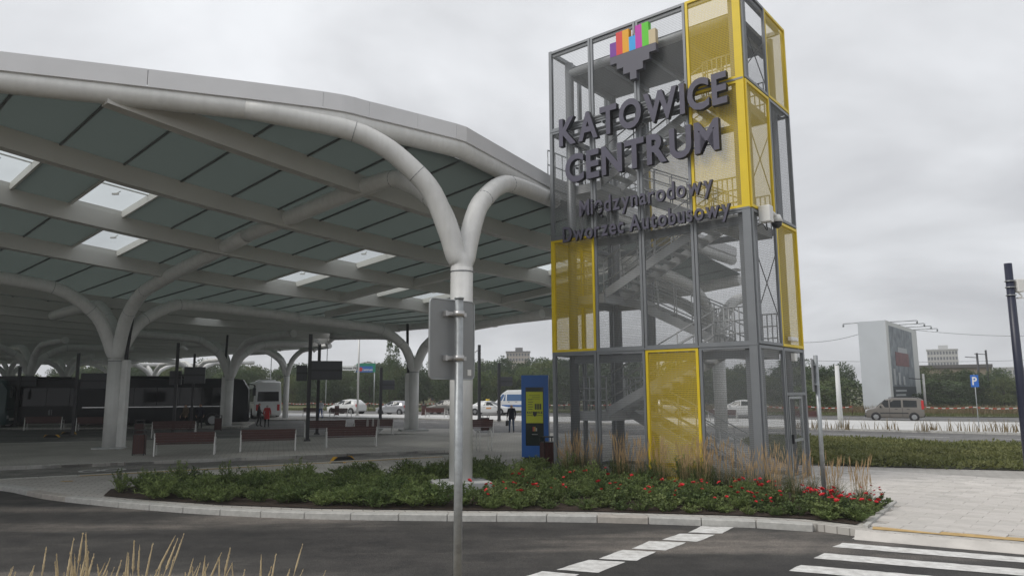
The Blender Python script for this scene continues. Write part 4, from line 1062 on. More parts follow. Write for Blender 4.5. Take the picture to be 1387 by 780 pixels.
def display_pole(label, base, top_y, boards, r=.07, m=M_black, cam_=None, group='station poles with display boards'):
    p = Z(*base); ppm = FPX/((p-O).dot(fw)); h = 2.4+((530.5+(base[0]-693)*-.005)-top_y)/ppm
    t = thing('display_pole', label, 'pole', (p.x, p.y, 0), e1a, group)
    bm = BM(); box(bm, -r, r, -r, r, 0, h); obj('mast', bm, m, t)
    bm = BM(); box(bm, -.16, .16, -.16, .16, 0, .04)
    for sx in (-1, 1):
        for sy in (-1, 1): cyl(bm, sx*.12, sy*.12, .04, .09, .018, 6)
    obj('base_plate', bm, m, t)
    for (x0_, x1_, y0_, y1_, dpt) in boards:
        za, zb_ = 2.4+(530.5-y1_)/ppm, 2.4+(530.5-y0_)/ppm; xa, xb = (x0_-base[0])/ppm, (x1_-base[0])/ppm
        bm = BM(); box(bm, xa, xb, r+.01, r+.01+dpt, za, zb_); bo = bevel(obj('display_board', bm, M_board, t), .02)
        bm = BM(); box(bm, xa+.04, xb-.04, r+dpt+.011, r+dpt+.02, za+.05, zb_-.05); obj('screen', bm, M_dark, bo)
        bm = BM()
        for k in (1, 2):
            q = xa+(xb-xa)*k/3; box(bm, q-.006, q+.006, r-.0, r+.0098, za+.03, zb_-.03)
        box(bm, min(xa, -r), max(xb, r), r-.02, r+.0095, (za+zb_)/2-.05, (za+zb_)/2+.05); obj('bracket', bm, m, bo)
    if cam_:
        bm = BM(); z = h-cam_[1]; tube(bm, [(0, 0, z), (cam_[0]*.5, 0, z+.05)], .03, 8); tube(bm, [(cam_[0]*.35, 0, z+.12), (cam_[0], 0, z-.1)], .075, 10); obj('camera_head', bm, M_fascia, t)
    return t
display_pole('black pole with a double display board beside the near benches', (416, 597), 452, [(399, 413, 493.5, 514.5, .3), (417, 460, 487, 513, .3)], .09, cam_=(.5, .4))
display_pole('black pole with a camera behind the double display board', (429, 588), 466, [], .085, cam_=(-.35, .35))
display_pole('black pole with a display board in front of the dark coach', (234, 592), 464, [(225, 240, 500, 519, .25), (243, 270, 494.5, 517, .25)], .08, cam_=(.5, .3))
display_pole('thin black pole next to the coach display board', (258, 582), 479, [], .07)
display_pole('black pole with a wide board left of the four-armed column', (98, 590), 478, [(102, 138, 502.5, 524, .25)], .08)
display_pole('black pole with a small grey board near the silver hatchback', (515, 568), 498, [(517, 534, 514, 527, .12)], .12)
display_pole('black lamp pole with a camera left of the taxi', (649, 568), 467, [], .11, cam_=(-.5, .6))
display_pole('black pole with a grey timetable board beside the taxi', (676, 569), 492, [(678, 696, 510.5, 523, .12)], .11)
display_pole('dark pole at the end of the bus row', (20, 578), 497, [(-20, 40, 506, 520, .2)], .09)
def simple_pole(name, label, cat, base, top, r, m, ground=True, group=None, y=None):
    p = G(*base) if y is None else YD(base[0], base[1], y)
    zt = YD(top[0], top[1], p.y).z; z0 = p.z if y is None else -.2
    t = thing(name, label, cat, (p.x, p.y, 0), 0, group); bm = BM(); tube(bm, [(0, 0, z0-.1), (0, 0, zt)], [r, r*.8], 12); obj('mast', bm, m, t); return t, zt, p
t, zt, p = simple_pole('flagpole', 'white slender flagpole on the far pavement', 'pole', (484, 563), (484, 440), .11, M_lightframe)
bm = BM(); tube(bm, [(0, 0, p.z), (0, 0, p.z+.1)], .25, 12); obj('foot', bm, M_lightframe, t)
t, zt, p = simple_pole('bollard_column', 'white round column with a grey foot on the far pavement', 'column', (1139, 578), (1132, 495), .17, mat('white_paint', (.66, .67, .66), .5))
bm = BM(); tube(bm, [(0, 0, p.z), (0, 0, p.z+.45)], .2, 12); obj('foot', bm, M_conc, t)
# navy camera mast at the right
p = YD(1389.5, 590, 17.0); zt = YD(1363, 357, 17.0).z
t = thing('camera_mast', 'dark navy mast with a white camera box', 'pole', (p.x, p.y, 0))
bm = BM(); tube(bm, [(0, 0, -.15), (0, 0, zt)], [.105, .085], 16); obj('mast', bm, M_navy, t)
cz = YD(1370, 387, 17).z
bm = BM(); box(bm, .1, .27, -.12, .1, cz-.16, cz+.15); bevel(obj('camera_box', bm, MATS['white_plastic'], t), .02)
bm = BM(); tube(bm, bez([(.1, 0, cz-.1), (.22, -.05, cz-.26), (.12, 0, cz-.3), (.4, -.1, cz-.28), (.6, -.1, cz-.22)], 4), .018, 6); obj('bracket', bm, MATS['white_plastic'], t)
bm = BM()
for z in (cz+.1, cz-.05, cz-.24): tube(bm, [(0, 0, z), (0, 0, z+.02)], .11, 16)
obj('strap', bm, M_galv, t)
# parking sign
p = G(1326, 578); ppm = FPX/((p-O).dot(fw)); t = thing('parking_sign', 'blue parking sign with a white P on a thin post', 'sign', (p.x, p.y, p.z), R(-28)); t.scale = (.74, .74, .95)
bm = BM(); tube(bm, [(0, .03, -.1), (0, .03, 3.55)], .035, 10); obj('post', bm, M_galv, t)
bm = BM(); box(bm, -.3, .3, -.02, .0, 2.68, 3.5); pl_ = obj('plate', bm, mat('sign_blue', (.02, .13, .48), .4), t)
flat_text('P', .75, 0, -.0215, 2.84, M_white, pl_, .02)
# road direction signs beyond the far road
for lab, px, y0_, y1_, c, w2, txt in (('blue and green direction sign above the far road', 496, 492, 504, (.03, .13, .42), 1.3, 'Centrum'), ('white direction sign with a green end above the far road', 472, 495.5, 501.5, (.7, .72, .7), 1.45, 'Dworzec PKP')):
    Yd = 100; p0, p1 = YD(px, y0_, Yd), YD(px, y1_, Yd); t = thing('direction_sign', lab, 'sign', (p0.x, Yd, gz(p0.x, Yd)))
    bm = BM(); tube(bm, [(w2*.9, .1, -.1), (w2*.9, .1, p0.z+.3)], .08, 8); obj('post', bm, M_galv, t)
    bm = BM(); box(bm, -w2, w2, -.04, .0, p1.z, p0.z); pl_ = obj('plate', bm, mat('dsign%d' % px, c, .4), t)
    bm = BM()
    if px > 480: box(bm, -w2, w2, -.06, -.041, p0.z-.38, p0.z); box(bm, w2*.72, w2, -.06, -.041, p1.z, p0.z-.38)
    else: box(bm, -w2, -w2*.72, -.06, -.041, p1.z, p0.z)
    obj('band', bm, mat('sign_green', (.01, .22, .13), .4), pl_)
    if px > 480: bm = BM(); cyl(bm, -.75, 0, 0, .02, .28, 16); bmesh.ops.rotate(bm, verts=bm.verts, matrix=Matrix.Rotation(R(90), 3, 'X')); bmesh.ops.translate(bm, verts=bm.verts, vec=(0, -.05, (p0.z+p1.z)/2-.2)); obj('symbol', bm, mat('sign_red', (.5, .04, .03), .4), pl_)
    flat_text(txt, .42, .15 if px > 480 else .2, -.0625, (p0.z+p1.z)/2-(.4 if px > 480 else .13), M_white if px > 480 else M_dark, pl_, .01)
# street lamps on the far road
for lab, px, top in (('tall street lamp with curved arm above the display board', 441, 456), ('tall street lamp beyond the dark coach', 365, 474)):
    Yd = 106; p = YD(px, 545, Yd); zt = YD(px, top, Yd).z; t = thing('street_lamp', lab, 'street lamp', (p.x, Yd, gz(p.x, Yd)))
    bm = BM(); tube(bm, bez([(0, 0, 0), (0, 0, zt*.6), (0, 0, zt-.4), (-.4, 0, zt), (-1.3, 0, zt+.1)], 4), .07, 8); obj('mast', bm, M_galv, t)
    bm = BM(); box(bm, -1.9, -1.2, -.13, .13, zt+.02, zt+.14); bevel(obj('lamp_head', bm, M_grey, t), .03)
# barrier tape across the verge
def tape(name, label, pts, h=.8):
    t = thing(name, label, 'barrier tape'); stripes = [BM(), BM()]; n = 0
    for a, b in zip(pts, pts[1:]):
        L_ = (b-a).length; k = max(1, int(L_/.3))
        for i in range(k):
            p, q = a.lerp(b, i/k), a.lerp(b, (i+1)/k); sag = lambda f: -.15*4*f*(1-f)
            zp, zq = gz(p.x, p.y)+h+sag(i/k), gz(q.x, q.y)+h+sag((i+1)/k); st = stripes[n % 2]; n += 1
            bar(st, (p.x, p.y, zp), (q.x, q.y, zq), .01, .06)
        bm = BM(); z = gz(a.x, a.y); tube(bm, [(a.x, a.y, z-.1), (a.x, a.y, z+h+.15)], .03, 6); obj('stake', bm, M_wood, t)
    obj('red_stripe', stripes[0], mat('tape_red', (.55, .06, .05), .5), t); obj('white_stripe', stripes[1], MATS['white_plastic'], t)
tape('barrier_tape', 'red and white barrier tape strung along the verge behind the parking sign', [W2(t_, 63.6) for t_ in range(-40, -6, 4)])
tape('barrier_tape', 'red and white barrier tape sagging in front of the billboard', [W2(t_, 62.6) for t_ in range(-6, 9, 4)])
tape('barrier_tape', 'red barrier tape strung behind the parked cars', [W2(t_, 62.6) for t_ in range(18, 90, 5)], .95)
# rubber lane separators lying in the lane, and dark mats
def separator(label, a, rz, sc=1, z=RZ+.01):
    p = Z(*a, z); t = thing('lane_separator', label, 'lane separator', (p.x, p.y, z), rz, 'rubber lane separators'); t.scale = (sc,)*3
    bm = BM(); prism(bm, [(-.45, 0), (.45, 0), (.3, .16), (-.3, .16)], -.1, .1, 0, MXZ); bevel(obj('rubber_body', bm, M_rubber, t), .02)
    for s_ in (-1, 1):
        bm = BM(); prism(bm, [(s_*.38, .08), (s_*.47, -.0), (s_*.33, .165), (s_*.24, .165)] if s_ > 0 else [(s_*.38, .08), (s_*.24, .165), (s_*.33, .165), (s_*.47, 0)], -.105, .105, 0, MXZ); obj('yellow_end', bm, mat('hazard_yellow', (.6, .33, .02), .5), t)
separator('black and yellow rubber separator leaning towards the platform kerb', (464, 624), R(40)); separator('black and yellow rubber separator lying nearest the ochre strip', (457, 631), R(5), .8)
separator('small dark rubber block on the platform left of the four-armed column', (70, 592), R(3), .9, .01); separator('dark rubber block by the left display pole', (93, 588), R(8), .9, .01)
# shopping-cart style rack near the benches
rk = thing('bicycle_rack', 'small metal rack beside the far platform bench', 'rack', Z(498, 591), e1a)
for k in range(3):
    bm = BM(); tube(bm, bez([(k*.3, 0, 0), (k*.3, 0, .8), (k*.3, .25, .95), (k*.3, .5, .8), (k*.3, .5, 0)], 4), .02, 6); obj('hoop', bm, M_lightframe, rk)
rk2 = thing('bicycle_rack', 'metal rack on the paving between the thick column and totem', 'rack', Z(650, 611), e1a)
for k in range(2):
    bm = BM(); tube(bm, bez([(k*.5, 0, 0), (k*.5, 0, .7), (k*.5, .25, .8), (k*.5, .5, .7), (k*.5, .5, 0)], 4), .02, 6); obj('hoop', bm, M_lightframe, rk2)

# ------------------------------------------------------------------ vehicles
M_tyre = mat('tyre', (.02, .02, .021), .85); M_rim = mat('rim', (.42, .43, .44), .35, metal=.7); M_trim = mat('black_trim', (.022, .023, .025), .6)
M_tail = mat('tail_light', (.45, .02, .02), .25); M_lamp = mat('head_lamp', (.65, .67, .7), .15); M_plate = mat('number_plate', (.7, .7, .68), .5)
def wheel_mesh(r, wd):
    bm = BM(); seg = 20; prof = [(.62*r, -wd/2), (.92*r, -wd/2), (r, -wd*.35), (r, wd*.35), (.92*r, wd/2), (.62*r, wd/2)]; rings = []
    for k in range(seg):
        a = 2*math.pi*k/seg; rings.append([bm.verts.new((math.cos(a)*q, y, math.sin(a)*q)) for q, y in prof])
    for k in range(seg):
        for j in range(len(prof)):
            n_ = (j+1) % len(prof); bm.faces.new((rings[k][j], rings[k][n_], rings[(k+1) % seg][n_], rings[(k+1) % seg][j])).smooth = True
    me = bpy.data.meshes.new('tyre'); bm.to_mesh(me); bm.free(); me.materials.append(M_tyre)
    bm = BM(); tube(bm, [(0, -wd*.3, 0), (0, wd*.3, 0)], .63*r, 20)
    for k in range(5):
        a = 2*math.pi*k/5; bar(bm, (0, wd*.34, 0), (math.cos(a)*.55*r, wd*.34, math.sin(a)*.55*r), .16*r, .06, Vector((0, 1, 0))); bar(bm, (0, -wd*.34, 0), (math.cos(a)*.55*r, -wd*.34, math.sin(a)*.55*r), .16*r, .06, Vector((0, 1, 0)))
    m2 = bpy.data.meshes.new('rim'); bm.to_mesh(m2); bm.free(); m2.materials.append(M_rim); return me, m2
def vehicle(name, label, cat, loc, heading, st, wheels, wr, side_win, screens, paint, group=None, extras=None, lamps=(), trims=(), glass=None, z=0):
    t = thing(name, label, cat, (loc.x, loc.y, loc.z), math.atan2(heading[1], heading[0]), group)
    bm = BM(); prev = None
    def ring(S):
        x, zl, zbt, zt, wl_, wb, wt = S; zm = zl+(zbt-zl)*.55; tr = max(.02, min(.08, (zt-zbt)*.3))
        half = [(wl_*.92, zl), (wl_, zl+.06), (wb*1.012, zm), (wb, zbt), (wt+.015, zt-tr), (wt*.86, zt-.005), (wt*.4, zt+.012)]
        return [bm.verts.new((x, y, q)) for y, q in half]+[bm.verts.new((x, -y, q)) for y, q in reversed(half)]
    for S in st:
        r_ = ring(S)
        if prev:
            n = len(r_)
            for k in range(n): bm.faces.new((prev[k], r_[k], r_[(k+1) % n], prev[(k+1) % n])).smooth = True
        else: bm.faces.new(r_[::-1])
        prev = r_
    bm.faces.new(prev); bmesh.ops.recalc_face_normals(bm, faces=bm.faces[:])
    body = obj('body', bm, paint, t)
    md = body.modifiers.new('es', 'EDGE_SPLIT'); md.split_angle = R(38)
    def yat(x, q):
        for a, b in zip(st, st[1:]):
            if min(a[0], b[0]) <= x <= max(a[0], b[0]):
                f = (x-a[0])/(b[0]-a[0]) if b[0] != a[0] else 0; S = [a[i]+(b[i]-a[i])*f for i in range(7)]; break
        else: S = st[-1]
        _, zl, zbt, zt, wl_, wb, wt = S
        if q <= zbt: return wb*1.012+(wb-wb*1.012)*max(0, (q-zl)/(zbt-zl)-.55)/.45
        tr = max(.02, min(.08, (zt-zbt)*.3)); return wb+(wt+.015-wb)*min(1, (q-zbt)/max(.01, (zt-tr-zbt)))
    def plate(poly, name, m, off=.012, parent=None):
        for s_ in (1, -1):
            b_ = BM(); v = [b_.verts.new((x, s_*(yat(x, q)+off), q)) for x, q in poly]; v2 = [b_.verts.new((x, s_*(yat(x, q)-.03), q)) for x, q in poly]
            b_.faces.new(v); n = len(v)
            for k in range(n): b_.faces.new((v[k], v[(k+1) % n], v2[(k+1) % n], v2[k]))
            bmesh.ops.recalc_face_normals(b_, faces=b_.faces[:]); obj(name, b_, m, parent or t)
    for poly in side_win: plate(poly, 'side_window', glass or M_clear)
    for nm, poly, m in trims: plate(poly, nm, m, .02)
    for (xb, zb_, wb, xt, zt, wt) in screens:
        b_ = BM(); dv = Vector((zt-zb_, 0, -(xt-xb))).normalized(); dv = dv if (dv.x > 0) == (xb > 0) else -dv; dv *= .02
        v = [b_.verts.new(Vector(p)+dv) for p in ((xb, -wb, zb_), (xb, wb, zb_), (xt, wt, zt), (xt, -wt, zt))]; b_.faces.new(v)
        v2 = [b_.verts.new(Vector(p)-dv*2) for p in ((xb, -wb, zb_), (xb, wb, zb_), (xt, wt, zt), (xt, -wt, zt))]
        for k in range(4): b_.faces.new((v[k], v[(k+1) % 4], v2[(k+1) % 4], v2[k]))
        obj('windscreen' if xb > 0 else 'rear_window', b_, glass or M_clear, t)
    ty, rm = wheel_mesh(wr, .2 if wr < .4 else .28)
    for x in wheels:
        for s_ in (1, -1):
            yy = s_*(yat(x, wr)-(.08 if wr < .4 else .1))
            b_ = BM(); tube(b_, [(x, yy-s_*.1, wr*1.02), (x, yy+s_*(.085 if wr < .4 else .105), wr*1.02)], wr*1.13, 18); obj('wheel_arch', b_, M_trim, t)
            wo = obj('wheel', ty, None, t); wo.location = (x, yy+s_*.03, wr); ro = obj('rim', rm, None, wo)
    for (nm, x0_, x1_, y0_, y1_, z0_, z1_, m) in lamps:
        for s_ in (1, -1):
            b_ = BM(); box(b_, x0_, x1_, min(s_*y0_, s_*y1_), max(s_*y0_, s_*y1_), z0_, z1_); bevel(obj(nm, b_, m, t), .015)
    if extras: extras(t, yat)
    return t
def mirrors(x, y, z_, m=M_trim):
    def f(t, yat):
        for s_ in (1, -1):
            b_ = BM(); box(b_, x-.06, x+.06, min(s_*y, s_*(y+.2)), max(s_*y, s_*(y+.2)), z_, z_+.16); bevel(obj('mirror', b_, m, t), .03)
            for xh in (x-1.1, x-1.95):
                b_ = BM(); yy = yat(xh, z_-.12); box(b_, xh-.1, xh+.1, min(s_*yy, s_*(yy+.03)), max(s_*yy, s_*(yy+.03)), z_-.14, z_-.1); obj('door_handle', b_, m, t)
    return f
P_beige = mat('paint_champagne', (.20, .185, .165), .3, metal=.5); P_silver = mat('paint_silver', (.42, .43, .45), .3, metal=.5); P_white = mat('paint_white', (.68, .69, .69), .3)
P_coach = mat('paint_black', (.008, .010, .013), .25, spec=.18); P_teal = mat('paint_teal', (.015, .055, .055), .3); P_grey = mat('paint_grey', (.22, .215, .20), .32, metal=.5)
def kx(t, yat):
    mirrors(.95, .88, 1.05)(t, yat)
    for s_ in (1, -1):
        b_ = BM(); tube(b_, bez([(.3, s_*.6, 1.76), (.15, s_*.6, 1.84), (-1.5, s_*.6, 1.86), (-1.75, s_*.6, 1.77)], 4), .022, 6); obj('roof_rail', b_, M_trim, t)
    b_ = BM(); box(b_, -2.14, -2.0, -.8, .8, .32, .55); bevel(obj('rear_bumper', b_, M_trim, t), .03)
    b_ = BM(); box(b_, 1.9, 2.14, -.74, .74, .28, .5); bevel(obj('front_bumper', b_, M_trim, t), .05)
van_st = [(2.12, .34, .60, .66, .66, .68, .55), (1.98, .26, .80, .88, .80, .82, .68), (1.30, .22, .98, 1.06, .86, .89, .78), (.52, .22, 1.0, 1.70, .87, .90, .68), (.1, .22, 1.02, 1.80, .87, .90, .70), (-1.3, .22, 1.04, 1.80, .87, .90, .70), (-1.92, .26, 1.04, 1.76, .86, .88, .68), (-2.10, .34, 1.0, 1.62, .82, .84, .62)]
vehicle('parked_van', 'champagne coloured small passenger van with roof rails in front of the billboard', 'van', G(1212, 568.3)-Vector((0, 0, .06)), U2, van_st, (1.32, -1.38), .32,
        [[(1.12, 1.06), (.36, 1.06), (.36, 1.62), (.62, 1.62)], [(.28, 1.06), (-.52, 1.06), (-.52, 1.64), (.28, 1.64)], [(-.66, 1.08), (-1.62, 1.08), (-1.62, 1.60), (-.66, 1.64)]],
        [(1.27, 1.08, .72, .58, 1.68, .6), (-2.1, 1.08, .66, -2.0, 1.62, .56)], P_beige, extras=kx,
        lamps=[('head_lamp', 1.86, 2.06, .52, .80, .66, .86, M_lamp), ('tail_light', -2.1, -1.92, .74, .89, .92, 1.62, M_tail)], trims=[('door_strip', [(1.0, .58), (-1.0, .58), (-1.0, .66), (1.0, .66)], M_trim), ('door_gap', [(.33, .35), (.31, .35), (.31, 1.05), (.33, 1.05)], M_trim), ('door_gap', [(-.58, .35), (-.60, .35), (-.60, 1.05), (-.58, 1.05)], M_trim)])
hb_st = [(1.97, .3, .52, .56, .62, .64, .5), (1.85, .22, .68, .74, .76, .78, .62), (1.0, .2, .86, .93, .83, .85, .74), (.1, .2, .92, 1.38, .84, .86, .6), (-.5, .2, .95, 1.47, .84, .86, .62), (-1.4, .2, .98, 1.42, .83, .85, .58), (-1.85, .26, .96, 1.12, .80, .82, .56), (-1.97, .34, .86, .92, .74, .76, .55)]
def hatch(label, loc, hd, paint, sc=1, ex=None):
    def f(t, yat):
        mirrors(.55, .85, .95, paint)(t, yat)
        if ex: ex(t, yat)
    t = vehicle('parked_car', label, 'car', loc, hd, hb_st, (1.2, -1.29), .31, [[(.62, .96), (-.35, .98), (-.35, 1.36), (.12, 1.34)], [(-.42, .99), (-1.25, 1.04), (-1.1, 1.34), (-.42, 1.37)]],
            [(.95, .95, .7, .14, 1.37, .52), (-1.85, 1.0, .6, -1.42, 1.38, .5)], paint, 'cars on the far road', f, [('head_lamp', 1.66, 1.9, .5, .76, .58, .72, M_lamp), ('tail_light', -1.95, -1.75, .62, .82, .72, 1.0, M_tail)])
    t.scale = (sc,)*3; return t
hatch('silver hatchback on the far road left of the island column', G(534, 560.6)-Vector((0, 0, .06)), U2, P_silver, 1.04)
hatch('white estate car on the far road behind the flagpole', G(469, 559.8)-Vector((0, 0, .06)), U2, P_white, 1.14)
hatch('grey car on the far road half hidden by the road sign post', G(602, 559.5)-Vector((0, 0, .06)), U2, P_grey, 1.08)
hatch('silver car parked behind the tower, seen through its mesh', G(905, 562)-Vector((0, 0, .06)), -U2, P_silver, 1.1)
hatch('pale car on the far road seen through the lower tower mesh', G(1000, 564)-Vector((0, 0, .06)), U2, P_white, 1.1)
sd_st = [(2.3, .3, .54, .58, .66, .68, .52), (2.15, .22, .68, .74, .80, .82, .66), (1.15, .2, .86, .93, .86, .88, .76), (.25, .2, .92, 1.38, .87, .89, .6), (-.3, .2, .94, 1.45, .87, .89, .62), (-1.0, .2, .95, 1.38, .87, .89, .6), (-1.7, .2, .94, 1.04, .86, .88, .7), (-2.2, .26, .92, .98, .82, .84, .66), (-2.32, .36, .78, .84, .76, .78, .58)]
def taxi_extra(t, yat):
    mirrors(.75, .88, .95, P_white)(t, yat)
    b_ = BM(); box(b_, -.35, -.05, -.3, .3, 1.46, 1.62); bevel(obj('taxi_light', b_, mat('taxi_yellow', (.75, .52, .03), .4), t), .03)
vehicle('taxi', 'white taxi saloon with a yellow roof light beside the minibus', 'car', G(663, 561.2)-Vector((0, 0, .0)), (.97, -.25), sd_st, (1.4, -1.35), .32,
        [[(.78, .96), (-.15, .98), (-.15, 1.35), (.28, 1.33)], [(-.22, .98), (-1.35, 1.0), (-.98, 1.31), (-.22, 1.36)]], [(1.1, .95, .72, .28, 1.37, .54), (-1.68, 1.02, .66, -1.02, 1.36, .54)], P_white, None, taxi_extra,
        [('head_lamp', 1.95, 2.2, .55, .8, .58, .72, M_lamp), ('tail_light', -2.3, -2.05, .55, .83, .70, .88, M_tail)], [('side_badge', [(.45, .62), (-.1, .62), (-.1, .78), (.45, .78)], mat('badge_orange', (.6, .3, .12), .5))])
mb_st = [(2.95, .35, .7, .8, .78, .8, .66), (2.8, .28, 1.05, 1.15, .9, .93, .8), (2.3, .28, 1.25, 1.4, .96, .98, .86), (1.65, .28, 1.3, 2.2, .97, .99, .78), (1.1, .28, 1.32, 2.55, .97, .99, .8), (-2.7, .28, 1.32, 2.6, .97, .99, .82), (-2.95, .34, 1.3, 2.5, .95, .97, .8)]
vehicle('minibus', 'white minibus with blue tinted windows behind the taxi', 'van', G(702, 559.5), (-.96, .28), mb_st, (1.95, -1.75), .36,
        [[(2.05, 1.38), (1.2, 1.38), (1.2, 2.1), (1.6, 2.1)], [(1.05, 1.38), (-.9, 1.38), (-.9, 2.1), (1.05, 2.1)], [(-1.0, 1.38), (-2.75, 1.38), (-2.75, 2.1), (-1.0, 2.1)]], [(2.28, 1.4, .82, 1.66, 2.18, .7), (-2.96, 1.4, .8, -2.9, 2.3, .74)], P_white, None, mirrors(1.9, .98, 1.4),
        [('head_lamp', 2.6, 2.86, .6, .88, .8, 1.05, M_lamp), ('tail_light', -2.98, -2.85, .8, .97, 1.0, 1.7, M_tail)], [('stripe', [(1.6, .75), (-2.6, .75), (-2.6, .95), (1.6, .95)], mat('stripe_blue', (.05, .15, .42), .4))], glass=glassmat('blue_glass', (.5, .6, .7), .2, .05, (.06, .14, .3)))
def coach_st(L_, H=3.65):
    h = L_/2; return [(h, .4, 1.2, 1.35, 1.1, 1.12, .95), (h-.12, .32, 1.45, 2.9, 1.2, 1.23, 1.05), (h-.55, .3, 1.5, H-.1, 1.24, 1.26, 1.12), (h-1.3, .3, 1.5, H, 1.25, 1.27, 1.16), (-h+.4, .3, 1.5, H, 1.25, 1.27, 1.16), (-h+.05, .34, 1.5, H-.12, 1.23, 1.25, 1.12), (-h, .5, 1.45, H-.4, 1.15, 1.18, 1.05)]
M_tint = mat('coach_glass', (.006, .007, .008), .08, spec=.3)
M_chrome = mat('chrome_strip', (.5, .5, .5), .25, metal=.8); M_stripe = mat('stripe_silver', (.28, .29, .3), .35, metal=.4)
def coach(label, loc, hd, L_, paint, strip_z=2.0, lettering_=None, stripes=True):
    h = L_/2; n = int((L_-3.0)/1.55); win = []
    for k in range(n): xa = h-1.9-k*1.55; win.append([(xa, 1.62), (xa-1.5, 1.62), (xa-1.5, 2.95), (xa, 2.95)])
    def ex(t, yat):
        for s_ in (1, -1):
            b_ = BM(); tube(b_, bez([(h-.2, s_*1.1, 3.2), (h+.25, s_*1.3, 3.15), (h+.3, s_*1.38, 2.9)], 4), .03, 6); box(b_, h+.2, h+.36, s_*1.38-.12, s_*1.38+.12, 2.3, 2.9); obj('mirror', b_, M_trim, t)
        b_ = BM(); box(b_, -h+1.2, h-3.5, -.75, .75, 3.66, 3.82); bevel(obj('roof_unit', b_, paint, t), .06)
        b_ = BM(); box(b_, h-.02, h+.03, -.55, .55, .62, .8); obj('number_plate', b_, M_plate, t)
        for k in range(3):
            xh = h-3.8-k*1.7
            for s_ in (1, -1):
                b_ = BM(); yy = yat(xh, .9); box(b_, xh-.72, xh+.72, min(s_*yy, s_*(yy+.015)), max(s_*yy, s_*(yy+.015)), .5, 1.35); obj('luggage_flap', b_, paint, t)
        if lettering_:
            me = glyph(lettering_, .62, .01, .01)
            for v in me.vertices: v.co = (h-5.6+v.co.x, -1.3, 1.5+v.co.y*.9-.55)
            me.materials.clear(); obj('lettering', me, M_stripe, t)
    tr = [('side_strip', [(h-1.9, 1.5), (-h+.6, 1.5), (-h+.6, 1.56), (h-1.9, 1.56)], M_chrome)] if stripes else []
    tr += [('window_band', [(h-1.7, 1.6), (-h+.5, 1.6), (-h+.5, 3.02), (h-1.7, 3.02)], M_trim)] if False else []
    return vehicle('coach', label, 'coach', Vector((loc.x, loc.y, RZ)), hd, coach_st(L_), (h-2.6, -h+3.2), .5, win, [(h-.02, 1.42, 1.05, h-.5, 3.3, .98), (-h-.0, 1.7, 1.0, -h+.03, 3.1, .95)], paint, 'coaches parked at the platforms', ex,
            [('head_lamp', h-.2, h+.02, .7, 1.05, .75, 1.0, M_lamp), ('tail_light', -h-.02, -h+.1, .85, 1.1, .8, 1.4, M_tail)], tr, glass=M_tint)
hdE = -E1
r_end = YD(338, 560, 57.5); coach('black touring coach with a chrome side strip behind the platform benches', Vector((r_end.x, r_end.y, 0))-Vector((hdE.x, hdE.y, 0))*6.0, hdE, 12, P_coach)
p = YD(62, 560, 56); coach('dark grey coach with pale side lettering left of the black coach', p, hdE, 10.5, mat('paint_anthracite', (.014, .016, .018), .3, spec=.2), lettering_='OMNI', stripes=False)
p = YD(-105, 560, 52); coach('teal and dark bus at the end of the platform row', p, hdE, 11, P_teal, stripes=False)
p = YD(356, 560, 76); coach('white coach seen from behind beyond the black coach', p, (-.40, .92), 11, P_white)

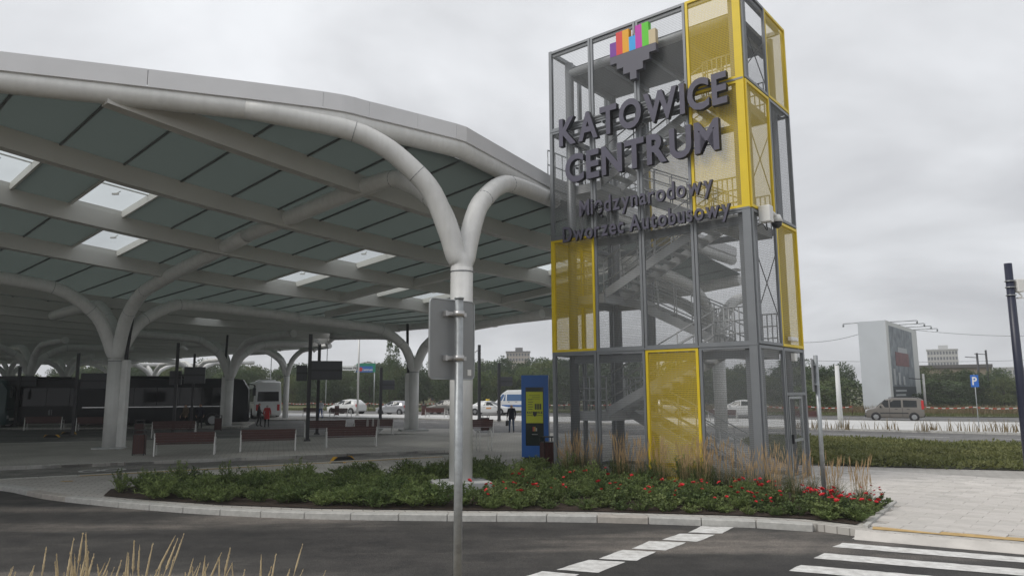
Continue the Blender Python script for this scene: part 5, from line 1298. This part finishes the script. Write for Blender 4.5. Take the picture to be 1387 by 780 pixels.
# ------------------------------------------------------------------ people
def person(label, loc, rz, coat, legs, hair, h=1.72, bag=None, sit=False, arms=(.12, .1), coat_len=.8):
    k = h/1.75; t_ = thing('person', label, 'person', loc, rz, None)
    J = {'pel': (0, 0, .95), 'wai': (0, 0, 1.1), 'che': (0, -.01, 1.32), 'nec': (0, .0, 1.47), 'hea': (0, .02, 1.56), 'cro': (0, .015, 1.68)}
    for s_, n_ in ((1, 'l'), (-1, 'r')):
        sw = .1*s_
        J['hip'+n_] = (.095*s_, 0, .9); J['kne'+n_] = (.105*s_, .06+sw*.9, .5); J['ank'+n_] = (.11*s_, -.02+sw*1.4, .09); J['toe'+n_] = (.12*s_, .15+sw*1.4, .035)
        a = arms[0 if s_ > 0 else 1]
        J['sho'+n_] = (.18*s_, 0, 1.41); J['elb'+n_] = (.25*s_, -.03, 1.13); J['wri'+n_] = (.25*s_, .08+a, .9); J['han'+n_] = (.245*s_, .1+a, .82)
    rad = dict(pel=(.15, .11), wai=(.14, .1), che=(.165, .115), nec=(.06, .06), hea=(.085, .1), cro=(.07, .085), hip=(.09, .1), kne=(.062, .065), ank=(.042, .045), toe=(.045, .03), sho=(.065, .07), elb=(.05, .05), wri=(.034, .03), han=(.042, .022))
    E_ = [('pel', 'wai'), ('wai', 'che'), ('che', 'nec'), ('nec', 'hea'), ('hea', 'cro')]
    for n_ in 'lr': E_ += [('pel', 'hip'+n_), ('hip'+n_, 'kne'+n_), ('kne'+n_, 'ank'+n_), ('ank'+n_, 'toe'+n_), ('che', 'sho'+n_), ('sho'+n_, 'elb'+n_), ('elb'+n_, 'wri'+n_), ('wri'+n_, 'han'+n_)]
    ks = list(J); me = bpy.data.meshes.new('b'); me.from_pydata([[c*k for c in J[q]] for q in ks], [(ks.index(a), ks.index(b)) for a, b in E_], [])
    o = bpy.data.objects.new('b', me); COL.objects.link(o); o.modifiers.new('s', 'SKIN')
    for i, q in enumerate(ks): r_ = rad[q[:3]]; me.skin_vertices[0].data[i].radius = (r_[0]*k, r_[1]*k); me.skin_vertices[0].data[i].use_root = q == 'pel'
    sb = o.modifiers.new('u', 'SUBSURF'); sb.levels = 2; sb.render_levels = 2
    m2 = bpy.data.meshes.new_from_object(o.evaluated_get(bpy.context.evaluated_depsgraph_get())); bpy.data.objects.remove(o)
    bm = BM(); bm.from_mesh(m2)
    for s_, n_ in ((1, 'l'), (-1, 'r')):                      # five fingers on each hand
        hp_ = Vector(J['han'+n_])*k
        for q in range(5):
            off = Vector((-.015*s_ if q < 4 else -.03*s_, (.03-q*.018 if q < 4 else .035), -.01)); ln = (.075, .085, .08, .062, .055)[q]
            a = hp_+off*k; tube(bm, [a, a+Vector((-.004*s_, .006 if q < 4 else .03, -ln*.55))*k, a+Vector((-.02*s_, .012, -ln))*k], [.010, .009, .006], 6)
    for f in bm.faces:
        c = f.calc_center_median()/k; f.smooth = True; ax = abs(c.x)
        if c.z > 1.485: f.material_index = 3 if (c.z > 1.63 or c.y < -.0) else 2
        elif ax > .19 and c.z < .9: f.material_index = 2
        elif c.z < .12: f.material_index = 4
        elif c.z < .93: f.material_index = 1
        else: f.material_index = 0
    b_ = obj('body', bm, [coat, legs, M_skin, hair, M_rubber], t_)
    bm = BM(); n = 16; rows_ = []                              # coat skirt, open shell over the hips
    for z, rx, ry in ((1.2, .175, .135), (1.0, .185, .15), (coat_len, .2, .17)):
        rows_.append([bm.verts.new((math.cos(2*math.pi*i/n)*rx*k, math.sin(2*math.pi*i/n)*ry*k, z*k)) for i in range(n)])
    for a, b in zip(rows_, rows_[1:]):
        for i in range(n): bm.faces.new((a[i], a[(i+1) % n], b[(i+1) % n], b[i])).smooth = True
    obj('coat_hem', bm, coat, t_)
    bm = BM()                                                  # nose, ears
    leaf(bm, Vector((0, .115, 1.6))*k, Vector((0, .5, -1)).normalized(), Vector((0, 1, .3)), .05*k, .012)
    for s_ in (1, -1): box(bm, s_*.085*k-.008, s_*.085*k+.008, -.005, .03, 1.56*k, 1.62*k)
    for s_ in (1, -1): box(bm, s_*.032*k-.012, s_*.032*k+.012, .108*k, .114*k, 1.605*k, 1.617*k)
    obj('face', bm, M_skin, t_)
    if bag:
        bm = BM(); x, y, z = J['hanl']; box(bm, x*k-.06, x*k+.06, y*k-.2, y*k+.2, .42*k, .72*k); tube(bm, bez([(x*k, y*k-.12, .72*k), (x*k, y*k, .82*k), (x*k, y*k+.12, .72*k)], 4), .012, 6)
        bo = bevel(obj('bag', bm, bag, None), .02); bo.location = loc; bo.rotation_euler = (0, 0, rz); tag(bo, 'dark hand bag carried by the person in jeans', 'bag')
    return t_
C_navy = mat('cloth_navy', (.015, .018, .03), .9); C_jean = mat('cloth_jeans', (.05, .08, .14), .9); C_blk = mat('cloth_black', (.012, .012, .013), .9); C_red = mat('cloth_red', (.42, .02, .02), .85)
C_wht = mat('cloth_white', (.5, .52, .56), .9); C_blue = mat('cloth_blue', (.06, .12, .3), .9); H_grey = mat('hair_grey', (.35, .34, .33), .9); H_dark = mat('hair_dark', (.02, .016, .012), .8); C_beige = mat('cloth_dark_beige', (.12, .09, .06), .9)
person('person in a navy coat and jeans walking towards the totem', Z(693, 585.5), R(172), C_navy, C_jean, H_grey, 1.70, bag=M_dark)
person('person in a long red coat behind the middle bench', Z(361, 578.5), R(10), C_red, C_blk, H_grey, 1.62, coat_len=.62)
person('person in black bending towards the person in red', Z(350, 577.5), R(-75), C_blk, C_blk, H_dark, 1.74, arms=(.25, .25), coat_len=.75)
person('person in white shirt and blue shorts on the far pavement', G(434, 567), R(170), C_wht, C_blue, H_dark, 1.75, coat_len=.95)
person('person in a brown jacket waiting in front of the black coach', Z(250, 580), R(160), C_beige, C_blk, H_dark, 1.7)
person('person in dark clothes standing by the coach luggage flaps', Z(270, 580), R(200), C_navy, C_blk, H_dark, 1.74)

# ------------------------------------------------------------------ trees
ML_t = [leafmat('tree_leaf_%d' % i, a, b, .35, 1.2) for i, (a, b) in enumerate((((.045, .075, .028), (.12, .165, .06)), ((.036, .06, .028), (.095, .135, .055)), ((.06, .085, .03), (.155, .185, .07))))]
def crown_mesh(n, lsz, tall=1.0, conic=False):
    bm = BM(); blobs = []
    for k in range(22 if not conic else 46):
        if conic: z = random.uniform(.12, .98); r_ = .42*(1-z)*random.uniform(.5, 1); a = random.uniform(0, 6.28); blobs.append((Vector((math.cos(a)*r_, math.sin(a)*r_, z)), .05+.13*(1.0-z)))
        else:
            z = random.uniform(.18, .88); rr = .36*math.sin(math.pi*min(1, max(.12, (z*.85+.08))))**.7*math.sqrt(random.random()); a = random.uniform(0, 6.28)
            blobs.append((Vector((math.cos(a)*rr, math.sin(a)*rr, z)), random.uniform(.10, .19)))
    for k in range(n):
        c, r_ = random.choice(blobs); d = rnd_dir(-.8, 1); p = c+Vector((d.x*r_*1.15, d.y*r_*1.15, d.z*r_*.9))*random.uniform(.55, 1.08)
        leaf(bm, p, (d+rnd_dir(-1, 1)*.8).normalized(), rnd_dir(-1, 1), lsz*random.uniform(.5, 1.3), lsz*.42)
    me = bpy.data.meshes.new('crown'); bm.to_mesh(me); bm.free(); return me, blobs
def trunk_mesh(blobs, r=.018):
    bm = BM(); tube(bm, bez([(0, 0, -.03), (.01, .005, .25), (-.01, .01, .5), (0, 0, .8)], 3), [r*(1-.075*i) for i in range(10)], 7)
    for c, r_ in blobs[:8]: tube(bm, bez([(0, 0, max(.1, c.z*.55)), (c.x*.5, c.y*.5, c.z*.8), c], 3), [r*.5, r*.42, r*.36, r*.3, r*.25, r*.2, r*.12], 5)
    me = bpy.data.meshes.new('trunk'); bm.to_mesh(me); bm.free(); me.materials.append(M_trunk); return me
TREES = []
for i in range(6):
    cm, bl = crown_mesh(4600, .036); cm.materials.append(ML_t[i % 3]); TREES.append((cm, trunk_mesh(bl)))
cm, bl = crown_mesh(2600, .03, conic=True); cm.materials.append(ML_t[1]); CONE = (cm, trunk_mesh(bl))
bush_me = []
for i in range(3):
    cm, bl = crown_mesh(1800, .05); cm.materials.append(ML_t[i]); bush_me.append((cm, trunk_mesh(bl, .01)))
def tree(p, h, wdt, var, label, group, name='tree', cat='tree'):
    t = thing(name, label, cat, p, random.uniform(0, 6.28), group); t.scale = (wdt, wdt, h)
    obj('crown', var[0], None, t); obj('trunk', var[1], None, t); return t
def prof(px):
    pts = [(-200, 498), (100, 494), (200, 490), (330, 488), (420, 494), (480, 490), (540, 484), (600, 486), (660, 492), (700, 485), (745, 482), (900, 486), (1000, 488), (1095, 486), (1165, 494), (1240, 496), (1330, 499), (1400, 502), (1700, 500)]
    for (a, b), (c, d) in zip(pts, pts[1:]):
        if a <= px <= c: return b+(d-b)*(px-a)/(c-a)
    return 500
def px_of(p):
    d = p-O; z = d.dot(fw); return 693.5+FPX*d.dot(xx)/z, 390-FPX*d.dot(uu)/z
for row, (s_, dt, dy, lab, grp) in enumerate(((79, 3.2, 14, 'leafy tree in the front row of the green belt beyond the far road', 'front row of the tree belt'), (87, 3.8, 7, 'leafy tree in the middle row of the green belt', 'middle row of the tree belt'), (98, 4.8, 0, 'taller tree at the back of the green belt', 'back row of the tree belt'))):
    t_ = -60
    while t_ < 170:
        p = W2(t_+random.uniform(-.8, .8), s_+random.uniform(-2.5, 2.5)); px, py = px_of(p); p.z = gz(p.x, p.y)-.05
        right = px > 1165
        if -60 < px < 1480 and p.y > 20 and not (right and row == 0) and not (1150 < px < 1290 and s_ < 95):
            zt = YD(px, prof(px)+dy+random.uniform(-5, 6), p.y).z; h = max(2.2, zt-p.z)
            tree(p, h/.98, max(4.2, h*random.uniform(.85, 1.2)), random.choice(TREES), lab, grp)
        t_ += dt*random.uniform(.8, 1.2)
for px, top, y, lab in ((527, 458, 112, 'slim pointed conifer rising above the tree belt near the brick gable'), (536, 466, 116, 'second slim conifer beside the tallest conifer'), (732, 481, 128, 'dark rounded tree beside the beige tower block')):
    p = YD(px, 540, y); zt = YD(px, top, y).z; tree(Vector((p.x, y, 0)), zt, 4.6 if px < 700 else 9, CONE if px < 700 else TREES[1], lab, None, 'conifer_tree' if px < 700 else 'tree')
for lab, px, y, top, wd in (('round dark bush beside the white billboard', 1150, 66, 512, 6), ('round bush left of the billboard', 1118, 64, 515, 6), ('brown green bush by the far bench', 1098, 60, 520, 5), ('dense bush right of the billboard', 1262, 76, 512, 8), ('dense bush behind the parking sign', 1300, 74, 516, 8), ('wide bush by the dark masts', 1345, 78, 512, 8), ('wide bush behind the camera mast', 1385, 74, 517, 8), ('low bush at the foot of the billboard', 1255, 66, 532, 4), ('low tan bush on the dry verge', 1290, 66, 538, 4.5), ('bush in the gap behind the billboard', 1225, 84, 500, 8), ('leafy bush beyond the low hall', 1330, 92, 505, 9), ('leafy bush at the hall end', 1275, 90, 505, 8)):
    y += 18; wd *= 1.2; p = YD(px, 545, y); p.z = gz(p.x, p.y)-.1; zt = YD(px, top, y).z; tree(p, zt-p.z, wd, random.choice(bush_me), lab, 'bushes on the right verge', 'bush', 'bush')
# dry grass on the verge: one mass
def verge_grass(name, t0, t1, s0, s1, n, h, m, label):
    bm = BM()
    for k in range(n):
        p = W2(random.uniform(t0, t1), random.uniform(s0, s1)); p.z = gz(p.x, p.y)-.02
        for j in range(5): blade(bm, p+Vector((random.gauss(0, .2), random.gauss(0, .2), 0)), random.uniform(0, 6.28), h*random.uniform(.5, 1.1), random.uniform(.1, .6), .03, 0, 2)
    tag(obj(name, bm, m), label, 'grass', kind='stuff')
verge_grass('dry_grass', -48, 12, 65.5, 76, 3600, .9, leafmat('dry_blade', (.16, .12, .06), (.26, .20, .11), .3, .3), 'tall dry tan grass on the verge behind the barrier tape')
verge_grass('verge_grass', -50, 110, 61.4, 65.8, 5600, .3, leafmat('verge_blade', (.06, .085, .025), (.14, .15, .055), .3, .3), 'short green grass strip along the far road')
verge_grass('pavement_weeds', -34, -4, 33.6, 35.4, 130, .8, MATS['dry_blade'], 'dry weeds growing along the far pavement edge')

# ------------------------------------------------------------------ billboard
P0, P1, P2 = YD(1204, 500, 77), YD(1166, 500, 79), YD(1245, 500, 91)
gb = gz(P0.x, P0.y); zt, zl = YD(1204, 433.5, 77).z, YD(1204, 555, 77).z
bb = thing('billboard', 'tall white three-sided billboard with a dark car poster', 'billboard', (0, 0, 0))
bm = BM(); prism(bm, [P0.xy, P1.xy, P2.xy][::1], zl, zt); obj('panel_body', bm, mat('pale_sheet', (.50, .53, .56), .6, var=.06, vscale=.4), bb)
bm = BM(); cc_ = (P0+P1+P2)/3
prism(bm, [(v.xy*.9+cc_.xy*.1) for v in (P0, P1, P2)], -.1, zl+.02); obj('plinth', bm, M_dark, bb)
def face_pt(f, z, off): d = (P2-P0); n_ = Vector((d.y, -d.x, 0)).normalized(); n_ = n_ if n_.dot(cc_-P0) < 0 else -n_; q = P0+d*f; return Vector((q.x, q.y, z))+n_*off
def face_quad(f0, f1, a, b, off, m, name, parent):
    bm = BM(); za, zb_ = zl+(zt-zl)*a, zl+(zt-zl)*b
    v = [face_pt(f0, za, off), face_pt(f1, za, off), face_pt(f1, zb_, off), face_pt(f0, zb_, off)]; w_ = [face_pt(f0, za, off-.02), face_pt(f1, za, off-.02), face_pt(f1, zb_, off-.02), face_pt(f0, zb_, off-.02)]
    v = [bm.verts.new(q) for q in v]; w_ = [bm.verts.new(q) for q in w_]; bm.faces.new(v)
    for k in range(4): bm.faces.new((v[k], v[(k+1) % 4], w_[(k+1) % 4], w_[k]))
    return obj(name, bm, m, parent)
face_quad(.0, 1, .0, 1, .03, MATS['white_paint'], 'poster_frame', bb)
po = face_quad(.07, .80, .02, .95, .06, mat('poster_city', (.07, .085, .10), .5, col2=(.26, .30, .34), vscale=.9), 'poster', bb)
face_quad(.2, .62, .50, .66, .09, mat('poster_red', (.16, .045, .05), .5, var=.4, vscale=2), 'poster_car', po); face_quad(.28, .58, .66, .72, .09, mat('poster_pale', (.40, .42, .44), .5), 'poster_car', po)
face_quad(.07, .80, .02, .26, .09, mat('poster_dark', (.035, .045, .055), .5), 'poster_band', po)
for a, b, c in ((.12, .45, .20), (.12, .42, .15), (.12, .48, .095), (.62, .72, .12), (.62, .72, .07)): face_quad(a, b, c, c+.022, .12, MATS['poster_pale'], 'poster_text', po)
for k in range(3): face_quad(.1+k*.14, .16+k*.14, .28, .46-k*.04, .1, MATS['poster_pale'], 'road_stripe', po)
for k in range(4):
    f = .15+k*.25; p = face_pt(f, zt, 0); d = (face_pt(f, zt, 2.6)-p); bm = BM(); tube(bm, [p, p+d], .05, 6); q = p+d; tube(bm, [q, q+Vector((0, 0, -.35))], .09, 6); obj('lamp_arm', bm, M_galv, bb)
d = P1-P0; n_ = Vector((d.y, -d.x, 0)).normalized(); n_ = n_ if n_.dot(cc_-P0) < 0 else -n_
d3 = P2-P1; n3 = Vector((d3.y, -d3.x, 0)).normalized(); n3 = n3 if n3.dot(cc_-P1) < 0 else -n3
for k in range(3):
    p = P1+d3*(.06+k*.3); p = Vector((p.x, p.y, zt)); q = p+n3*2.0; bm = BM(); tube(bm, [p, q], .05, 6); tube(bm, [q, q+Vector((0, 0, -.35))], .09, 6); obj('lamp_arm', bm, M_galv, bb)
# ------------------------------------------------------------------ far buildings
def building(label, px0, px1, top, y, dep, wall, nx, nz, base=0, roof=None, rz=0, name='apartment_block', win=(.05, .06, .07), wm=None):
    a, b = YD(px0, 520, y), YD(px1, 520, y); wd = b.x-a.x; zt = YD((px0+px1)/2, top, y).z; t = thing(name, label, 'building', ((a.x+b.x)/2, y, base), -math.atan2((a.x+b.x)/2, y))
    bm = BM(); box(bm, -wd/2, wd/2, 0, dep, -2, zt-base); obj('wall', bm, wall, t)
    bm = BM(); box(bm, -wd/2-.3, wd/2+.3, -.3, dep+.3, zt-base, zt-base+.5); box(bm, -wd*.12, wd*.2, dep*.3, dep*.6, zt-base+.5, zt-base+2.4) if nz > 3 else None; obj('roof', bm, roof or M_conc, t)
    if nx:
        cw, ch = wd/nx, (zt-base)/nz; bw = BM(); box(bw, -cw*.3, cw*.3, -.06, .1, -ch*.27, ch*.27); me = bpy.data.meshes.new('window'); bw.to_mesh(me); bw.free(); me.materials.append(wm or mat('far_window', win, .2))
        for i in range(nx):
            for j in range(nz): o = obj('window', me, None, t); o.location = (-wd/2+cw*(i+.5), 0, ch*(j+.5))
    return t
Wb = mat('wall_beige', (.36, .31, .26), .8, var=.08); Wg = mat('wall_grey', (.42, .41, .39), .8, var=.08); Wbr = mat('wall_brick', (.22, .11, .08), .85, var=.2); Wp = mat('wall_pale', (.5, .49, .47), .8)
building('beige tower block rising behind the tree belt', 686, 718, 477, 330, 14, Wb, 8, 9, roof=mat('roof_dark', (.1, .095, .09), .8))
building('pale apartment block on the right skyline', 1262, 1298, 474, 330, 16, Wg, 10, 8)
building('long low hall with a flat dark roof right of the billboard', 1246, 1335, 498, 120, 10, mat('hall_wall', (.20, .17, .12), .85, var=.1), 6, 1, roof=MATS['roof_dark'], name='low_hall')
building('pale house with small windows at the left of the far skyline', 166, 184, 486, 220, 12, Wp, 4, 4)
building('brick hall behind the branching columns', 180, 216, 495, 180, 14, Wbr, 6, 3, name='brick_hall')
building('brick building with steep gable near the conifers', 583, 603, 487, 150, 12, Wbr, 3, 3, roof=mat('roof_red', (.22, .10, .07), .8), name='brick_house')
building('grey tower block far off at the left skyline', 208, 222, 481, 380, 14, Wg, 4, 8)
building('white apartment block among trees at the far left', 18, 40, 497, 200, 14, Wp, 5, 4)
building('long grey block on the skyline beyond the camera mast', 1350, 1420, 498, 330, 14, Wg, 14, 3)
building('pale block behind trees left of the taxi', 640, 662, 494, 260, 12, Wg, 5, 4)
# rail masts and wires at the right
for lab, px, top, bot, y in (('dark rail mast on the right verge', 1329, 478, 540, 95), ('taller dark rail mast beside the first', 1341, 474, 535, 100), ('pale rail mast behind the bushes', 1253, 506, 540, 80)):
    p = YD(px, bot, y); zt = YD(px, top, y).z; t = thing('rail_mast', lab, 'mast', (p.x, y, 0)); bm = BM(); tube(bm, [(0, 0, -.2), (0, 0, zt)], .13, 8); obj('mast', bm, M_black if px > 1300 else M_conc, t)
    bm = BM(); tube(bm, [(0, 0, zt-.6), (-1.6, 0, zt-.5)], .05, 6); obj('cross_arm', bm, M_black, t)
for lab, a, b, ya, yb in (('overhead wire sagging left of the billboard', (1060, 462), (1168, 451), 80, 80), ('overhead wire running right of the billboard', (1240, 447), (1480, 452), 90, 90), ('lower overhead wire behind the billboard', (1060, 487), (1480, 484), 110, 110)):
    p, q = YD(*a, ya), YD(*b, yb); bm = BM(); pts = [p.lerp(q, i/10)-Vector((0, 0, .5*4*(i/10)*(1-i/10))) for i in range(11)]; tube(bm, pts, .022, 5); tag(obj('overhead_wire', bm, M_black), lab, 'wire')

# ------------------------------------------------------------------ thin autumn haze
bm = BM(); box(bm, -640, 640, -80, 640, -1.4, 45)
hz_ = obj('haze', bm); hz_['kind'] = 'stuff'; hz_['label'] = 'thin pale haze over the whole place'; hz_['category'] = 'haze'
hm = bpy.data.materials.new('haze'); hm.use_nodes = True; n = hm.node_tree.nodes; n.remove(n['Principled BSDF'])
pv = n.new('ShaderNodeVolumePrincipled'); pv.inputs['Color'].default_value = (.93, .95, .98, 1); pv.inputs['Density'].default_value = .001; pv.inputs['Anisotropy'].default_value = .2
hm.node_tree.links.new(pv.outputs[0], n['Material Output'].inputs['Volume']); hz_.data.materials.append(hm)
